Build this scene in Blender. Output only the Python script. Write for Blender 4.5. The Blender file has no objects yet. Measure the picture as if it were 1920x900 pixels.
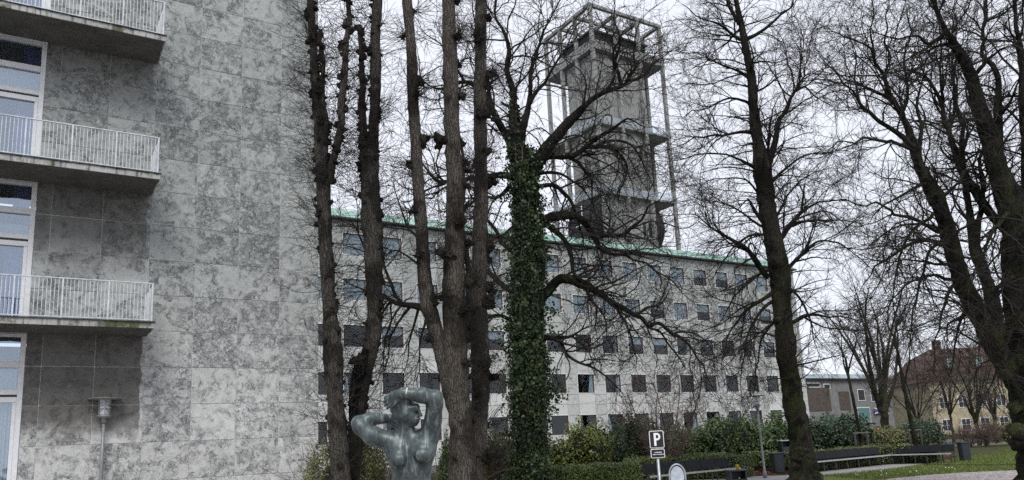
import bpy, bmesh, math, random
import numpy as np
from mathutils import Matrix, Vector

random.seed(7); rng = np.random.default_rng(7)
scene = bpy.context.scene
COL = scene.collection

# ------------------------------------------------------------------ camera, sky, sun, exposure
F_PX, PX, PY, EYE = 1472.0, 960.0, 548.0, 1.65          # calibrated on the photograph's vanishing points (1920x900)
def _n(v):
    v = np.array(v, float); return v / np.linalg.norm(v)
_z = _n((592 - PX, 6950 + PY, -F_PX)); _x = np.array((3350 - PX, -(720 - PY), -F_PX)); _x = _n(_x - _z * _x.dot(_z)); _y = np.cross(_z, _x)
ROT = np.array([_x, _y, _z])                             # camera axes -> world (X along the facades, Y away from them, Z up)
CAM = np.array([0.0, 0.0, EYE])
def ray(x, y): return ROT @ np.array([(x - PX) / F_PX, -(y - PY) / F_PX, -1.0])
def at_t(x, y, t): return CAM + ray(x, y) * t
def at_y(x, y, Y): d = ray(x, y); return CAM + d * (Y / d[1])
def at_z(x, y, z=0.0): d = ray(x, y); return CAM + d * ((z - EYE) / d[2])

cd = bpy.data.cameras.new("camera"); cam = bpy.data.objects.new("camera", cd); COL.objects.link(cam)
M4 = Matrix([list(ROT[i]) + [CAM[i]] for i in range(3)] + [[0, 0, 0, 1]]); cam.matrix_world = M4
cd.sensor_fit = 'HORIZONTAL'; cd.sensor_width = 36.0; cd.lens = F_PX / 1920 * 36; cd.shift_y = (PY - 450) / 1920
cd.clip_start = 0.05; cd.clip_end = 3000
scene.camera = cam

SUN_EL, SUN_AZ = math.radians(48), math.radians(212)     # high, behind the camera; azimuth clockwise from +Y
w = bpy.data.worlds.new("World"); scene.world = w; w.use_nodes = True
nt = w.node_tree; nt.nodes.clear()
wo = nt.nodes.new('ShaderNodeOutputWorld'); bg = nt.nodes.new('ShaderNodeBackground'); bg.inputs[1].default_value = 0.1
sky = nt.nodes.new('ShaderNodeTexSky'); sky.sky_type = 'NISHITA'; sky.sun_disc = False
sky.sun_elevation = SUN_EL; sky.sun_rotation = SUN_AZ; sky.air_density = 1.0; sky.dust_density = 2.0
tc = nt.nodes.new('ShaderNodeTexCoord'); mp = nt.nodes.new('ShaderNodeMapping'); mp.inputs['Scale'].default_value = (1.2, 1.2, 3.2)
nz = nt.nodes.new('ShaderNodeTexNoise'); nz.inputs['Scale'].default_value = 1.6; nz.inputs['Detail'].default_value = 5; nz.inputs['Roughness'].default_value = 0.5
rp = nt.nodes.new('ShaderNodeValToRGB')
rp.color_ramp.elements[0].position = 0.30; rp.color_ramp.elements[0].color = (6.0, 6.2, 6.85, 1)
rp.color_ramp.elements[1].position = 0.70; rp.color_ramp.elements[1].color = (6.5, 6.65, 7.15, 1)
mx = nt.nodes.new('ShaderNodeMixRGB'); mx.inputs[0].default_value = 0.93      # a closed layer of cloud over the clear sky
nt.links.new(tc.outputs['Generated'], mp.inputs[0]); nt.links.new(mp.outputs[0], nz.inputs['Vector'])
nt.links.new(nz.outputs['Fac'], rp.inputs[0]); nt.links.new(sky.outputs[0], mx.inputs[1]); nt.links.new(rp.outputs[0], mx.inputs[2])
nt.links.new(mx.outputs[0], bg.inputs[0]); nt.links.new(bg.outputs[0], wo.inputs[0])

sl = bpy.data.lights.new("sun", 'SUN'); sl.energy = 1.4; sl.angle = math.radians(24); sl.color = (1.0, 0.97, 0.93)
so = bpy.data.objects.new("sun", sl); COL.objects.link(so)
sd = Vector((math.sin(SUN_AZ) * math.cos(SUN_EL), math.cos(SUN_AZ) * math.cos(SUN_EL), math.sin(SUN_EL)))
so.rotation_euler = sd.to_track_quat('Z', 'Y').to_euler()
vs = scene.view_settings; vs.view_transform = 'Standard'; vs.look = 'None'; vs.exposure = 0.7; vs.gamma = 1.0; vs.use_curve_mapping = False
scene.cycles.max_bounces = 5; scene.cycles.diffuse_bounces = 3; scene.cycles.glossy_bounces = 3; scene.cycles.transparent_max_bounces = 12
scene.cycles.use_denoising = False

# ------------------------------------------------------------------ mesh helpers
def tag(o, label=None, cat=None, group=None, kind=None):
    if label: o['label'] = label
    if cat: o['category'] = cat
    if group: o['group'] = group
    if kind: o['kind'] = kind
    return o
def empty(name, loc=(0, 0, 0), rz=0.0):
    o = bpy.data.objects.new(name, None); o.location = loc; o.rotation_euler = (0, 0, rz); COL.objects.link(o); return o
def link(name, me, parent=None, loc=None):
    o = bpy.data.objects.new(name, me); COL.objects.link(o)
    if parent: o.parent = parent
    if loc is not None: o.location = loc
    return o
def fast_mesh(name, V, Q, mat, smooth=False):
    """V (n,3); Q (m,k) faces all with k corners."""
    V = np.ascontiguousarray(V, np.float32); Q = np.ascontiguousarray(Q, np.int32); k = Q.shape[1]
    me = bpy.data.meshes.new(name); me.vertices.add(len(V)); me.vertices.foreach_set('co', V.ravel())
    me.loops.add(Q.size); me.loops.foreach_set('vertex_index', Q.ravel())
    me.polygons.add(len(Q)); me.polygons.foreach_set('loop_start', np.arange(0, Q.size, k, dtype=np.int32))
    me.polygons.foreach_set('loop_total', np.full(len(Q), k, np.int32))
    if smooth: me.polygons.foreach_set('use_smooth', np.ones(len(Q), bool))
    me.update(calc_edges=True); me.validate(); me.materials.append(mat); return me
class MB:
    """collects polygons, then links them as one mesh object"""
    def __init__(s): s.v = []; s.f = []; s.sm = []
    def poly(s, vs, fs, smooth=False):
        b = len(s.v); s.v += [tuple(map(float, p)) for p in vs]; s.f += [tuple(b + i for i in f) for f in fs]; s.sm += [smooth] * len(fs); return s
    def box(s, x0, x1, y0, y1, z0, z1):
        return s.poly([(x0,y0,z0),(x1,y0,z0),(x1,y1,z0),(x0,y1,z0),(x0,y0,z1),(x1,y0,z1),(x1,y1,z1),(x0,y1,z1)],
                      [(0,3,2,1),(4,5,6,7),(0,1,5,4),(1,2,6,5),(2,3,7,6),(3,0,4,7)])
    def bar(s, a, b, wdt, hgt=None, up=(0, 0, 1)):
        a = np.array(a, float); b = np.array(b, float); d = _n(b - a); hgt = hgt or wdt
        u = np.cross(d, up); u = _n(u if np.linalg.norm(u) > 1e-4 else np.cross(d, (1, 0, 0))); v = np.cross(u, d)
        p = [q + su * u * wdt / 2 + sv * v * hgt / 2 for q in (a, b) for su, sv in ((-1,-1),(1,-1),(1,1),(-1,1))]
        return s.poly(p, [(0,1,2,3),(7,6,5,4),(0,4,5,1),(1,5,6,2),(2,6,7,3),(3,7,4,0)])
    def tube(s, pts, rads, n=10, cap=True):
        pts = [np.array(p, float) for p in pts]; V = []; ref = np.array((0.31, 0.87, 0.11))
        for i, p in enumerate(pts):
            d = _n(pts[min(i + 1, len(pts) - 1)] - pts[max(i - 1, 0)])
            u = np.cross(d, ref); u = _n(u if np.linalg.norm(u) > .1 else np.cross(d, (0, 0, 1))); v = np.cross(d, u)
            V += [p + rads[i] * (math.cos(a) * u + math.sin(a) * v) for a in np.linspace(0, 2 * math.pi, n, endpoint=False)]
        Fc = [(i*n+j, i*n+(j+1)%n, (i+1)*n+(j+1)%n, (i+1)*n+j) for i in range(len(pts)-1) for j in range(n)]
        s.poly(V, Fc, True)
        if cap:
            b = len(s.v) - len(V); s.f += [tuple(b + j for j in range(n))[::-1], tuple(b + (len(pts)-1)*n + j for j in range(n))]; s.sm += [False, False]
        return s
    def lathe(s, prof, n=20, c=(0, 0)):
        V = [(c[0] + r * math.cos(a), c[1] + r * math.sin(a), z) for r, z in prof for a in np.linspace(0, 2*math.pi, n, endpoint=False)]
        return s.poly(V, [(i*n+j, i*n+(j+1)%n, (i+1)*n+(j+1)%n, (i+1)*n+j) for i in range(len(prof)-1) for j in range(n)], True)
    def prism(s, pts, d):
        """polygon pts (3d) pushed along d"""
        n = len(pts); d = np.array(d, float); V = list(map(np.array, pts)) + [np.array(p) + d for p in pts]
        return s.poly(V, [tuple(range(n))[::-1], tuple(range(n, 2*n))] + [(i, (i+1)%n, n+(i+1)%n, n+i) for i in range(n)])
    def mesh(s, name, mat, bevel=0):
        me = bpy.data.meshes.new(name); me.from_pydata(s.v, [], s.f); me.polygons.foreach_set('use_smooth', s.sm)
        bm = bmesh.new(); bm.from_mesh(me)
        if bevel: bmesh.ops.bevel(bm, geom=bm.edges[:], offset=bevel, segments=1, affect='EDGES')
        bmesh.ops.recalc_face_normals(bm, faces=bm.faces[:]); bm.to_mesh(me); bm.free()
        me.materials.append(mat); me.update(); return me
    def build(s, name, mat, parent=None, loc=None, bevel=0): return link(name, s.mesh(name, mat, bevel), parent, loc)

# ------------------------------------------------------------------ node material helpers
class NM:
    def __init__(s, name):
        s.m = bpy.data.materials.new(name); s.m.use_nodes = True; s.t = s.m.node_tree; s.b = s.t.nodes['Principled BSDF']; s.out = s.t.nodes['Material Output']
    def n(s, typ, ins=None, **kw):
        x = s.t.nodes.new(typ)
        for k, v in kw.items(): setattr(x, k, v)
        for k, v in (ins or {}).items(): s.set(x, k, v)
        return x
    def set(s, x, k, v):
        if isinstance(v, bpy.types.NodeSocket): s.t.links.new(v, x.inputs[k])
        else: x.inputs[k].default_value = v
    def math(s, op, a, b=0.0, c=None, clamp=False):
        x = s.n('ShaderNodeMath', {0: a, 1: b} if c is None else {0: a, 1: b, 2: c}, operation=op); x.use_clamp = clamp; return x.outputs[0]
    def noise(s, vec, scale, detail=4, rough=.55, dist=0.0):
        return s.n('ShaderNodeTexNoise', {'Vector': vec, 'Scale': scale, 'Detail': detail, 'Roughness': rough, 'Distortion': dist})
    def map(s, vec, sc): return s.n('ShaderNodeMapping', {'Vector': vec, 'Scale': sc}).outputs[0]
    def ramp(s, fac, stops):
        r = s.n('ShaderNodeValToRGB', {0: fac}); e = r.color_ramp.elements
        while len(e) < len(stops): e.new(0.5)
        for i, (p, c) in enumerate(stops): e[i].position = p; e[i].color = (*c, 1) if len(c) == 3 else c
        return r.outputs[0]
    def step(s, x, lo, hi): return s.n('ShaderNodeMapRange', {'Value': x, 'From Min': lo, 'From Max': hi}, interpolation_type='SMOOTHSTEP').outputs[0]
    def mix(s, f, a, b, mode='MIX'): return s.n('ShaderNodeMixRGB', {0: f, 1: a, 2: b}, blend_type=mode).outputs[0]
    def pos(s): return s.n('ShaderNodeNewGeometry').outputs['Position']
    def obj(s): return s.n('ShaderNodeTexCoord').outputs['Object']
    def rand(s): return s.n('ShaderNodeObjectInfo').outputs['Random']
    def bump(s, h, strength=.3, dist=.02): s.set(s.b, 'Normal', s.n('ShaderNodeBump', {'Height': h, 'Strength': strength, 'Distance': dist}).outputs[0])
    def base(s, col, rough=.8, metal=0.0, spec=None):
        s.set(s.b, 'Base Color', col if isinstance(col, bpy.types.NodeSocket) else (*col, 1)); s.set(s.b, 'Roughness', rough); s.set(s.b, 'Metallic', metal)
        if spec is not None: s.set(s.b, 'Specular IOR Level', spec)
        return s.m
def plain(name, col, rough=.6, var=.25, scale=6, metal=0.0, bump=0.0, spec=None):
    """paint or metal with uneven tone and a little relief"""
    k = NM(name); nz = k.noise(k.pos(), scale, 5, .6); c2 = tuple(c * (1 - var) for c in col); c1 = tuple(min(1, c * (1 + var * .6)) for c in col)
    c = k.ramp(nz.outputs['Fac'], [(.3, c2), (.7, c1)])
    if bump: k.bump(nz.outputs['Fac'], bump, .01)
    return k.base(c, rough, metal, spec)

# ------------------------------------------------------------------ materials
def stone_mat(name, soot, light=1.0, con=1.0):
    k = NM(name); P = k.pos(); R = k.rand()
    off = k.n('ShaderNodeCombineXYZ', {0: k.math('MULTIPLY', R, 37.0), 1: k.math('MULTIPLY', R, 91.0), 2: k.math('MULTIPLY', R, 53.0)}).outputs[0]
    v = k.n('ShaderNodeVectorMath', {0: P, 1: off}, operation='ADD').outputs[0]
    def warp(vec, sc, amt):
        wa = k.noise(vec, sc, 4, .6); wv = k.n('ShaderNodeVectorMath', {0: wa.outputs['Color'], 1: (.5, .5, .5)}, operation='SUBTRACT').outputs[0]
        return k.n('ShaderNodeVectorMath', {0: vec, 1: k.n('ShaderNodeVectorMath', {0: wv, 'Scale': amt}, operation='SCALE').outputs[0]}, operation='ADD').outputs[0]
    vd = warp(v, 3.0, .30); vd2 = warp(vd, 11.0, .10)
    patch = k.math('ADD', k.noise(v, 3.0, 5, .66, .9).outputs['Fac'], k.math('MULTIPLY', k.math('SUBTRACT', k.math('FRACT', k.math('MULTIPLY', R, 7.7)), .5), .14)); pm = k.step(patch, .40, .54); pm2 = k.step(patch, .50, .62)   # where the stone is brecciated
    def vor(sc, feat='F1', sc0=1.15): sc = sc * sc0; return k.n('ShaderNodeTexVoronoi', {'Vector': vd2, 'Scale': sc}, feature=feat)
    ed = vor(7.0, 'DISTANCE_TO_EDGE').outputs['Distance']; ed2 = vor(14.0, 'DISTANCE_TO_EDGE').outputs['Distance']
    cs = k.n('ShaderNodeSeparateColor', {0: vor(7.0).outputs['Color']}).outputs[0]; cs2 = k.n('ShaderNodeSeparateColor', {0: vor(14.0).outputs['Color']}).outputs[1]
    cloud = k.noise(vd, 2.6, 6, .65, 1.5).outputs['Fac']; fine = k.noise(v, 26, 4, .65).outputs['Fac']; gate = k.noise(v, 6, 4, .65).outputs['Fac']
    def ridge(sc, wd, dist): return k.step(k.math('ABSOLUTE', k.math('SUBTRACT', k.noise(vd, sc, 4, .6, dist).outputs['Fac'], .5)), wd, wd * .25)
    g = light
    c = k.ramp(cloud, [(.30, (.49 * g, .50 * g, .49 * g)), (.5, (.58 * g, .595 * g, .585 * g)), (.70, (.645 * g, .66 * g, .65 * g))])
    c = k.mix(k.math('MULTIPLY', pm, .60 * con), c, k.ramp(cs, [(.0, (.22, .23, .233)), (.3, (.44, .455, .46)), (.75, (.60, .62, .625)), (1.0, (.84, .85, .85))]))
    c = k.mix(k.math('MULTIPLY', pm2, .56 * con), c, k.ramp(cs2, [(.0, (.07, .074, .075)), (.35, (.26, .272, .275)), (.7, (.52, .54, .545)), (.88, (.68, .69, .69)), (1.0, (.95, .95, .94))]))
    v1 = k.math('MULTIPLY', k.step(ed, .055, .02), k.math('MULTIPLY', pm, k.step(gate, .42, .50))); v2 = k.math('MULTIPLY', k.step(ed2, .08, .03), k.math('MULTIPLY', pm2, k.step(gate, .36, .44)))
    c = k.mix(k.math('MULTIPLY', v1, .68 * con), c, (.065, .068, .068, 1)); c = k.mix(k.math('MULTIPLY', v2, .60 * con), c, (.06, .062, .062, 1))
    c = k.mix(k.math('MULTIPLY', k.math('MULTIPLY', ridge(6.0, .020, 3.2), k.step(gate, .44, .52)), .8 * con), c, (.10, .10, .10, 1)); c = k.mix(k.math('MULTIPLY', ridge(12.0, .035, 2.6), k.math('MULTIPLY', pm, .8 * con)), c, (.12, .122, .12, 1))
    c = k.mix(.40, c, k.ramp(fine, [(.3, (.66, .655, .64)), (.7, (1.06, 1.055, 1.04))]), 'MULTIPLY')
    tone = k.n('ShaderNodeMapRange', {'Value': k.math('FRACT', k.math('MULTIPLY', R, 17.3)), 'To Min': .90, 'To Max': 1.07}).outputs[0]
    c = k.mix(1.0, c, k.n('ShaderNodeCombineXYZ', {0: tone, 1: tone, 2: tone}).outputs[0], 'MULTIPLY')
    xyz = k.n('ShaderNodeSeparateXYZ', {0: P}); X, Z = xyz.outputs[0], xyz.outputs[2]
    w1 = k.noise(P, 1.7, 5, .6).outputs['Fac']; w2 = k.noise(P, 9, 4, .6).outputs['Fac']; w0 = k.noise(P, .45, 3, .6).outputs['Fac']
    z_lo, z_hi = (1.6, 7.5) if soot else (3.0, 17.0)
    # old soot: the upper storeys have greyed, the lowest panels have been cleaned
    gen = k.math('MULTIPLY', k.step(k.math('ADD', Z, k.math('MULTIPLY', k.math('SUBTRACT', w0, .5), 5.0)), z_lo, z_hi), .85 if soot else .8)
    c = k.mix(gen, c, k.mix(1.0, c, (.58, .605, .60, 1), 'MULTIPLY'))
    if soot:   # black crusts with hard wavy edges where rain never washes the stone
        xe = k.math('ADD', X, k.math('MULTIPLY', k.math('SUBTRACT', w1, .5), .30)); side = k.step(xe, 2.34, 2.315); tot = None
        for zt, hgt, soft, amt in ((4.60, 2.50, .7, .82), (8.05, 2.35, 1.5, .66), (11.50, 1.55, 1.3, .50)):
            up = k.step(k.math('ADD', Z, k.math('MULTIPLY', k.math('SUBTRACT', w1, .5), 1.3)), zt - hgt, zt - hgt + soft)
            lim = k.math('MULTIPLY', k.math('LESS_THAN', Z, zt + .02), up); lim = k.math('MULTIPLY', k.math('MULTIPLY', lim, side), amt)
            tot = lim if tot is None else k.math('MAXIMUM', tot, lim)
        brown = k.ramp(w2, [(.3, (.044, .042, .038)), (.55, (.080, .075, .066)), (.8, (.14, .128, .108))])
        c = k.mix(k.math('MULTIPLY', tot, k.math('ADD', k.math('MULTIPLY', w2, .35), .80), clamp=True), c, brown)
    k.bump(k.math('ADD', fine, k.math('MULTIPLY', v1, -.8)), .35, .006)
    return k.base(c, .72, 0, .3)
M = {}
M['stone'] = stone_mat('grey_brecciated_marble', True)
M['stone_far'] = stone_mat('pale_grey_marble', False, .93, .30)
def concrete(name, a, b, moss=0.0, streak=0.0, rough=.9):
    k = NM(name); P = k.pos(); n1 = k.noise(P, 2.2, 6, .65).outputs['Fac']; n2 = k.noise(k.map(P, (6, 6, .7)), 2.0, 4, .6).outputs['Fac']; n3 = k.noise(P, 45, 4, .7).outputs['Fac']
    c = k.ramp(n1, [(.3, a), (.7, b)])
    if streak: c = k.mix(k.math('MULTIPLY', k.step(n2, .5, .68), streak), c, tuple(x * .35 for x in a) + (1,))
    if moss: c = k.mix(k.math('MULTIPLY', k.step(k.noise(P, 1.1, 5, .7).outputs['Fac'], .46, .60), moss), c, k.ramp(n3, [(.3, (.030, .038, .012)), (.7, (.09, .105, .035))]))
    c = k.mix(.4, c, k.ramp(n3, [(.3, (.6, .6, .6)), (.7, (1, 1, 1))]), 'MULTIPLY')
    k.bump(k.math('ADD', n3, n1), .3, .01); return k.base(c, rough, 0, .25)
M['mortar'] = concrete('pale_mortar', (.70, .71, .71), (.80, .81, .81))
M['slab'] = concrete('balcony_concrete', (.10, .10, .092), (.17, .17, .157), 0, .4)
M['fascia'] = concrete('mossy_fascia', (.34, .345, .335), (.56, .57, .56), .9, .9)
M['tower'] = concrete('tower_concrete', (.22, .222, .22), (.33, .333, .328), 0, .7)
M['tower_frame'] = concrete('tower_frame_concrete', (.235, .237, .235), (.35, .352, .348), 0, .4)
M['dark_metal'] = plain('dark_grey_metal', (.035, .038, .042), .45, .3)
M['roof_dark'] = plain('dark_louvre', (.022, .024, .027), .7, .3)
M['white_paint'] = plain('white_painted_steel', (.60, .63, .66), .5, .28, 9)
M['frame_paint'] = plain('white_window_paint', (.70, .72, .74), .4, .12, 10)
M['frame_red'] = plain('reddish_window_frame', (.20, .11, .095), .6, .3, 10)
M['interior'] = plain('dim_room', (.045, .047, .05), .9, .4, 2)
M['interior2'] = plain('room_wall', (.25, .25, .26), .9, .3, 2)
def cloth(name, col):
    k = NM(name); n = k.noise(k.map(k.pos(), (30, 30, .6)), 1.0, 3).outputs['Fac']
    return k.base(k.ramp(n, [(.3, tuple(x * .7 for x in col)), (.7, col)]), .9, 0, .2)
M['curtain'] = cloth('purple_curtain', (.17, .165, .40)); M['sheer'] = cloth('pale_sheer_curtain', (.55, .57, .58)); M['blind_sky_tone'] = cloth('grey_blind_sky_tone', (.46, .47, .48))  # the grey cloth serves blinds and also imitates reflected sky in upper far windows
def glass(name, refl, tint=(.85, .9, .93), gcol=(.80, .89, 1)):
    k = NM(name); k.t.nodes.remove(k.b); g = k.n('ShaderNodeBsdfGlossy', {'Roughness': .03, 'Color': (*gcol, 1)}); t = k.n('ShaderNodeBsdfTransparent', {'Color': (*tint, 1)})
    wob = k.noise(k.pos(), 1.3, 2).outputs['Fac']; k.set(g, 'Normal', k.n('ShaderNodeBump', {'Height': wob, 'Strength': .12, 'Distance': .05}).outputs[0])
    bf = k.n('ShaderNodeNewGeometry').outputs['Backfacing']; fr = k.n('ShaderNodeFresnel', {'IOR': k.math('SUBTRACT', 1.5, k.math('MULTIPLY', bf, .83333))}).outputs[0]; f = k.math('ADD', k.math('MULTIPLY', fr, .9 if refl > .1 else .55), refl, clamp=True)
    mx = k.n('ShaderNodeMixShader', {0: f, 1: t.outputs[0], 2: g.outputs[0]}); k.t.links.new(mx.outputs[0], k.out.inputs[0]); return k.m
M['glass'] = glass('window_glass', .17); M['glass_far'] = glass('far_window_glass', .012, (.80, .85, .88), (.95, .97, 1)); M['glass_rail'] = glass('platform_glass', .10, (.86, .90, .91), (.95, .97, 1))
def copper():
    k = NM('verdigris_copper'); n = k.noise(k.pos(), 1.2, 6, .65).outputs['Fac']; n2 = k.noise(k.map(k.pos(), (8, 1, 1)), 1, 4).outputs['Fac']
    c = k.ramp(n, [(.25, (.17, .29, .245)), (.5, (.27, .41, .355)), (.75, (.38, .52, .46))]); c = k.mix(k.math('MULTIPLY', k.step(n2, .55, .7), .5), c, (.08, .17, .13, 1))
    return k.base(c, .6, 0, .3)
M['copper'] = copper()
def bark(name, a, b, moss=0.0, crack=.7, scale=1.0, mossz=99.0):
    k = NM(name); P = k.pos(); st = k.map(P, (7 * scale, 7 * scale, .55 * scale)); d = k.noise(P, 3.5, 4)
    st = k.n('ShaderNodeVectorMath', {0: st, 1: k.n('ShaderNodeVectorMath', {0: d.outputs['Color'], 'Scale': 1.4}, operation='SCALE').outputs[0]}, operation='ADD').outputs[0]
    ed = k.n('ShaderNodeTexVoronoi', {'Vector': st, 'Scale': 3.0}, feature='DISTANCE_TO_EDGE').outputs['Distance']; fs = k.noise(st, 3.2, 6, .72).outputs['Fac']
    big = k.noise(P, 1.1, 4, .6).outputs['Fac']; c = k.ramp(fs, [(.28, a), (.72, b)])
    c = k.mix(k.math('MULTIPLY', k.step(big, .47, .58), .82), c, k.ramp(fs, [(.3, tuple(x * .16 for x in a)), (.7, tuple(x * .55 for x in a))]))
    c = k.mix(k.math('MULTIPLY', k.math('MULTIPLY', k.step(ed, .09, .0), k.step(fs, .30, .62)), crack), c, tuple(x * .25 for x in a) + (1,))
    if moss:
        z = k.n('ShaderNodeSeparateXYZ', {0: P}).outputs[2]; mm = k.math('MULTIPLY', k.step(k.noise(P, 1.9, 5, .7).outputs['Fac'], .47, .62), k.step(z, mossz, mossz * .5))
        c = k.mix(k.math('MULTIPLY', mm, moss), c, k.ramp(fs, [(.3, (.030, .042, .012)), (.7, (.085, .105, .030))]))
    k.bump(k.math('ADD', k.math('MULTIPLY', k.step(ed, 0, .16), 1.0), k.math('MULTIPLY', fs, .7)), .9, .03)
    return k.base(c, .95, 0, .15)
M['bark_pollard'] = bark('knobbly_lime_bark', (.048, .044, .040), (.118, .108, .096), .15, .6, 1.1, 9)
M['bark_linden'] = bark('fissured_lime_bark', (.066, .059, .052), (.160, .143, .125), .12, .85, 1.3, 6)
M['bark_dark'] = bark('dark_wet_bark', (.014, .014, .013), (.040, .038, .034), .45, .6, 1.0, 11)
M['bark_g'] = bark('mossy_brown_bark', (.024, .022, .019), (.068, .060, .050), .6, .6, 1.0, 9)
M['burl'] = bark('dark_burl', (.022, .019, .016), (.066, .058, .050), .1, .6, 2.0)
M['charred'] = bark('black_decayed_wood', (.006, .006, .007), (.016, .016, .018), 0, .6, 2.0)
def twig(name, a, b):
    k = NM(name); n = k.noise(k.pos(), 2.5, 3).outputs['Fac']; return k.base(k.ramp(n, [(.3, a), (.7, b)]), .9, 0, .2)
M['twig'] = twig('dark_twigs', (.016, .015, .014), (.045, .040, .035)); M['twig_brown'] = twig('brown_twigs', (.05, .040, .032), (.12, .098, .078)); M['twig_red'] = twig('reddish_shrub_twigs', (.075, .052, .045), (.17, .125, .11))
M['twig_far'] = twig('far_grey_twigs', (.085, .075, .068), (.15, .135, .12))
def leaf(name, cols, rough=.5, spec=.4):
    k = NM(name); r = k.n('ShaderNodeNewGeometry').outputs['Random Per Island']; n = k.noise(k.pos(), 1.4, 3).outputs['Fac']
    f = k.math('ADD', k.math('MULTIPLY', r, .65), k.math('MULTIPLY', k.math('SUBTRACT', n, .35), 1.1), clamp=True)
    st = [(i / (len(cols) - 1), c) for i, c in enumerate(cols)]; k.set(k.b, 'Subsurface Weight', 0.0)
    return k.base(k.ramp(f, st), rough, 0, spec)
M['ivy'] = leaf('ivy_leaf', [(.008, .015, .006), (.017, .034, .011), (.034, .058, .018), (.080, .105, .040)])
M['rhodo_y'] = leaf('yellow_green_leaf', [(.026, .038, .010), (.066, .088, .016), (.125, .145, .026), (.20, .205, .05)])
M['rhodo'] = leaf('rhododendron_leaf', [(.012, .026, .010), (.034, .068, .018), (.068, .115, .028), (.15, .19, .06)])
M['rhodo_d'] = leaf('dark_rhododendron_leaf', [(.009, .020, .010), (.022, .048, .021), (.042, .082, .034), (.15, .19, .12)])
M['olive'] = leaf('olive_shrub_leaf', [(.045, .056, .014), (.10, .112, .030), (.16, .165, .055), (.22, .205, .09)])
M['hedge'] = leaf('clipped_hedge_leaf', [(.030, .045, .015), (.075, .105, .030), (.13, .17, .05), (.22, .235, .11)])
M['litter'] = leaf('fallen_leaf', [(.030, .012, .010), (.065, .026, .020), (.11, .048, .034), (.16, .09, .06)], .8, .2)
M['dry'] = leaf('dry_stalks', [(.10, .085, .045), (.19, .16, .085), (.28, .24, .15)], .9, .1)
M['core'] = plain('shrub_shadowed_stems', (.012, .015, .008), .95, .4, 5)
def bronze():
    k = NM('patinated_bronze'); P = k.pos(); n1 = k.noise(P, 9, 5, .65).outputs['Fac']; st = k.noise(k.map(P, (42, 42, 3.0)), 1.0, 5, .65).outputs['Fac']; n3 = k.noise(P, 75, 4, .7).outputs['Fac']; n4 = k.noise(P, 22, 4, .6).outputs['Fac']
    ge = k.n('ShaderNodeNewGeometry')
    c = k.ramp(n1, [(.28, (.022, .031, .032)), (.52, (.062, .080, .081)), (.75, (.140, .170, .168))])
    c = k.mix(k.math('MULTIPLY', k.step(st, .52, .66), .48), c, (.32, .39, .395, 1)); c = k.mix(k.math('MULTIPLY', k.step(st, .46, .34), .30), c, (.016, .024, .025, 1))
    c = k.mix(k.math('MULTIPLY', k.step(n4, .52, .72), .4), c, (.16, .22, .225, 1)); c = k.mix(k.math('MULTIPLY', k.step(n3, .5, .8), .25), c, (.13, .19, .19, 1))
    k.bump(k.math('ADD', n3, st), .12, .004); return k.base(c, k.math('ADD', k.math('MULTIPLY', n4, .25), .30), .34, .5)
M['bronze'] = bronze()
M['verdigris_mark'] = plain('pale_scratch', (.62, .62, .48), .6, .1)
M['galv'] = plain('galvanised_steel', (.36, .39, .41), .42, .22, 12, .55)
M['lamp_grey'] = plain('grey_lamp_paint', (.23, .24, .25), .45, .2, 10, .2)
M['lamp_disc'] = plain('lamp_disc', (.26, .25, .225), .5, .2, 10)
def frosted():
    k = NM('clear_lamp_glass'); k.t.nodes.remove(k.b); a = k.n('ShaderNodeBsdfTransparent', {'Color': (.93, .96, .98, 1)}); g = k.n('ShaderNodeBsdfGlossy', {'Roughness': .1}); d = k.n('ShaderNodeBsdfDiffuse', {'Color': (.75, .8, .83, 1)})
    m1 = k.n('ShaderNodeMixShader', {0: .16, 1: a.outputs[0], 2: d.outputs[0]}); m2 = k.n('ShaderNodeMixShader', {0: .12, 1: m1.outputs[0], 2: g.outputs[0]}); k.t.links.new(m2.outputs[0], k.out.inputs[0]); return k.m
M['lamp_glass'] = frosted()
M['sign_black'] = plain('black_sign_face', (.010, .011, .014), .35, .2); M['sign_white'] = plain('white_sign_print', (.80, .80, .80), .4, .05)
M['mirror'] = plain('pale_sign_back', (.46, .52, .58), .35, .25, 9, .2)
M['bench_black'] = plain('black_bench_boards', (.012, .014, .017), .8, .4, 8, 0, .2, .2); M['bench_edge'] = plain('worn_seat_edge', (.36, .37, .37), .6, .25, 8)
M['bench_grey'] = plain('weathered_grey_boards', (.13, .135, .14), .8, .3, 6, 0, .2)
M['bin'] = plain('bin_dark_blue_grey', (.022, .028, .036), .45, .3, 6); M['yellow'] = plain('yellow_cup', (.75, .50, .02), .5, .1); M['wood_dark'] = plain('dark_stained_post', (.030, .027, .024), .8, .4, 8)
M['wood_top'] = plain('weathered_rail', (.12, .115, .11), .8, .3, 8)
def ground_mat(name, cols, scale, bump=.4, big=.15):
    k = NM(name); P = k.pos(); n1 = k.noise(P, scale, 6, .7).outputs['Fac']; n2 = k.noise(P, big, 4, .6).outputs['Fac']
    c = k.ramp(k.math('ADD', k.math('MULTIPLY', n1, .6), k.math('MULTIPLY', n2, .4)), [(.32, cols[0]), (.5, cols[1]), (.68, cols[2])]); k.bump(n1, bump, .03); return k.base(c, .95, 0, .15)
M['grass'] = ground_mat('winter_lawn', ((.055, .068, .018), (.100, .132, .026), (.14, .175, .038)), 9)
M['town'] = ground_mat('paved_town_ground', ((.09, .088, .082), (.13, .127, .12), (.17, .165, .155)), 3)
M['path'] = ground_mat('gravel_path', ((.17, .165, .16), (.25, .245, .24), (.34, .335, .33)), 22, .5, .4)
M['mulch'] = ground_mat('reddish_mulch', ((.018, .009, .008), (.050, .022, .018), (.095, .048, .038)), 14, .8)
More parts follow.
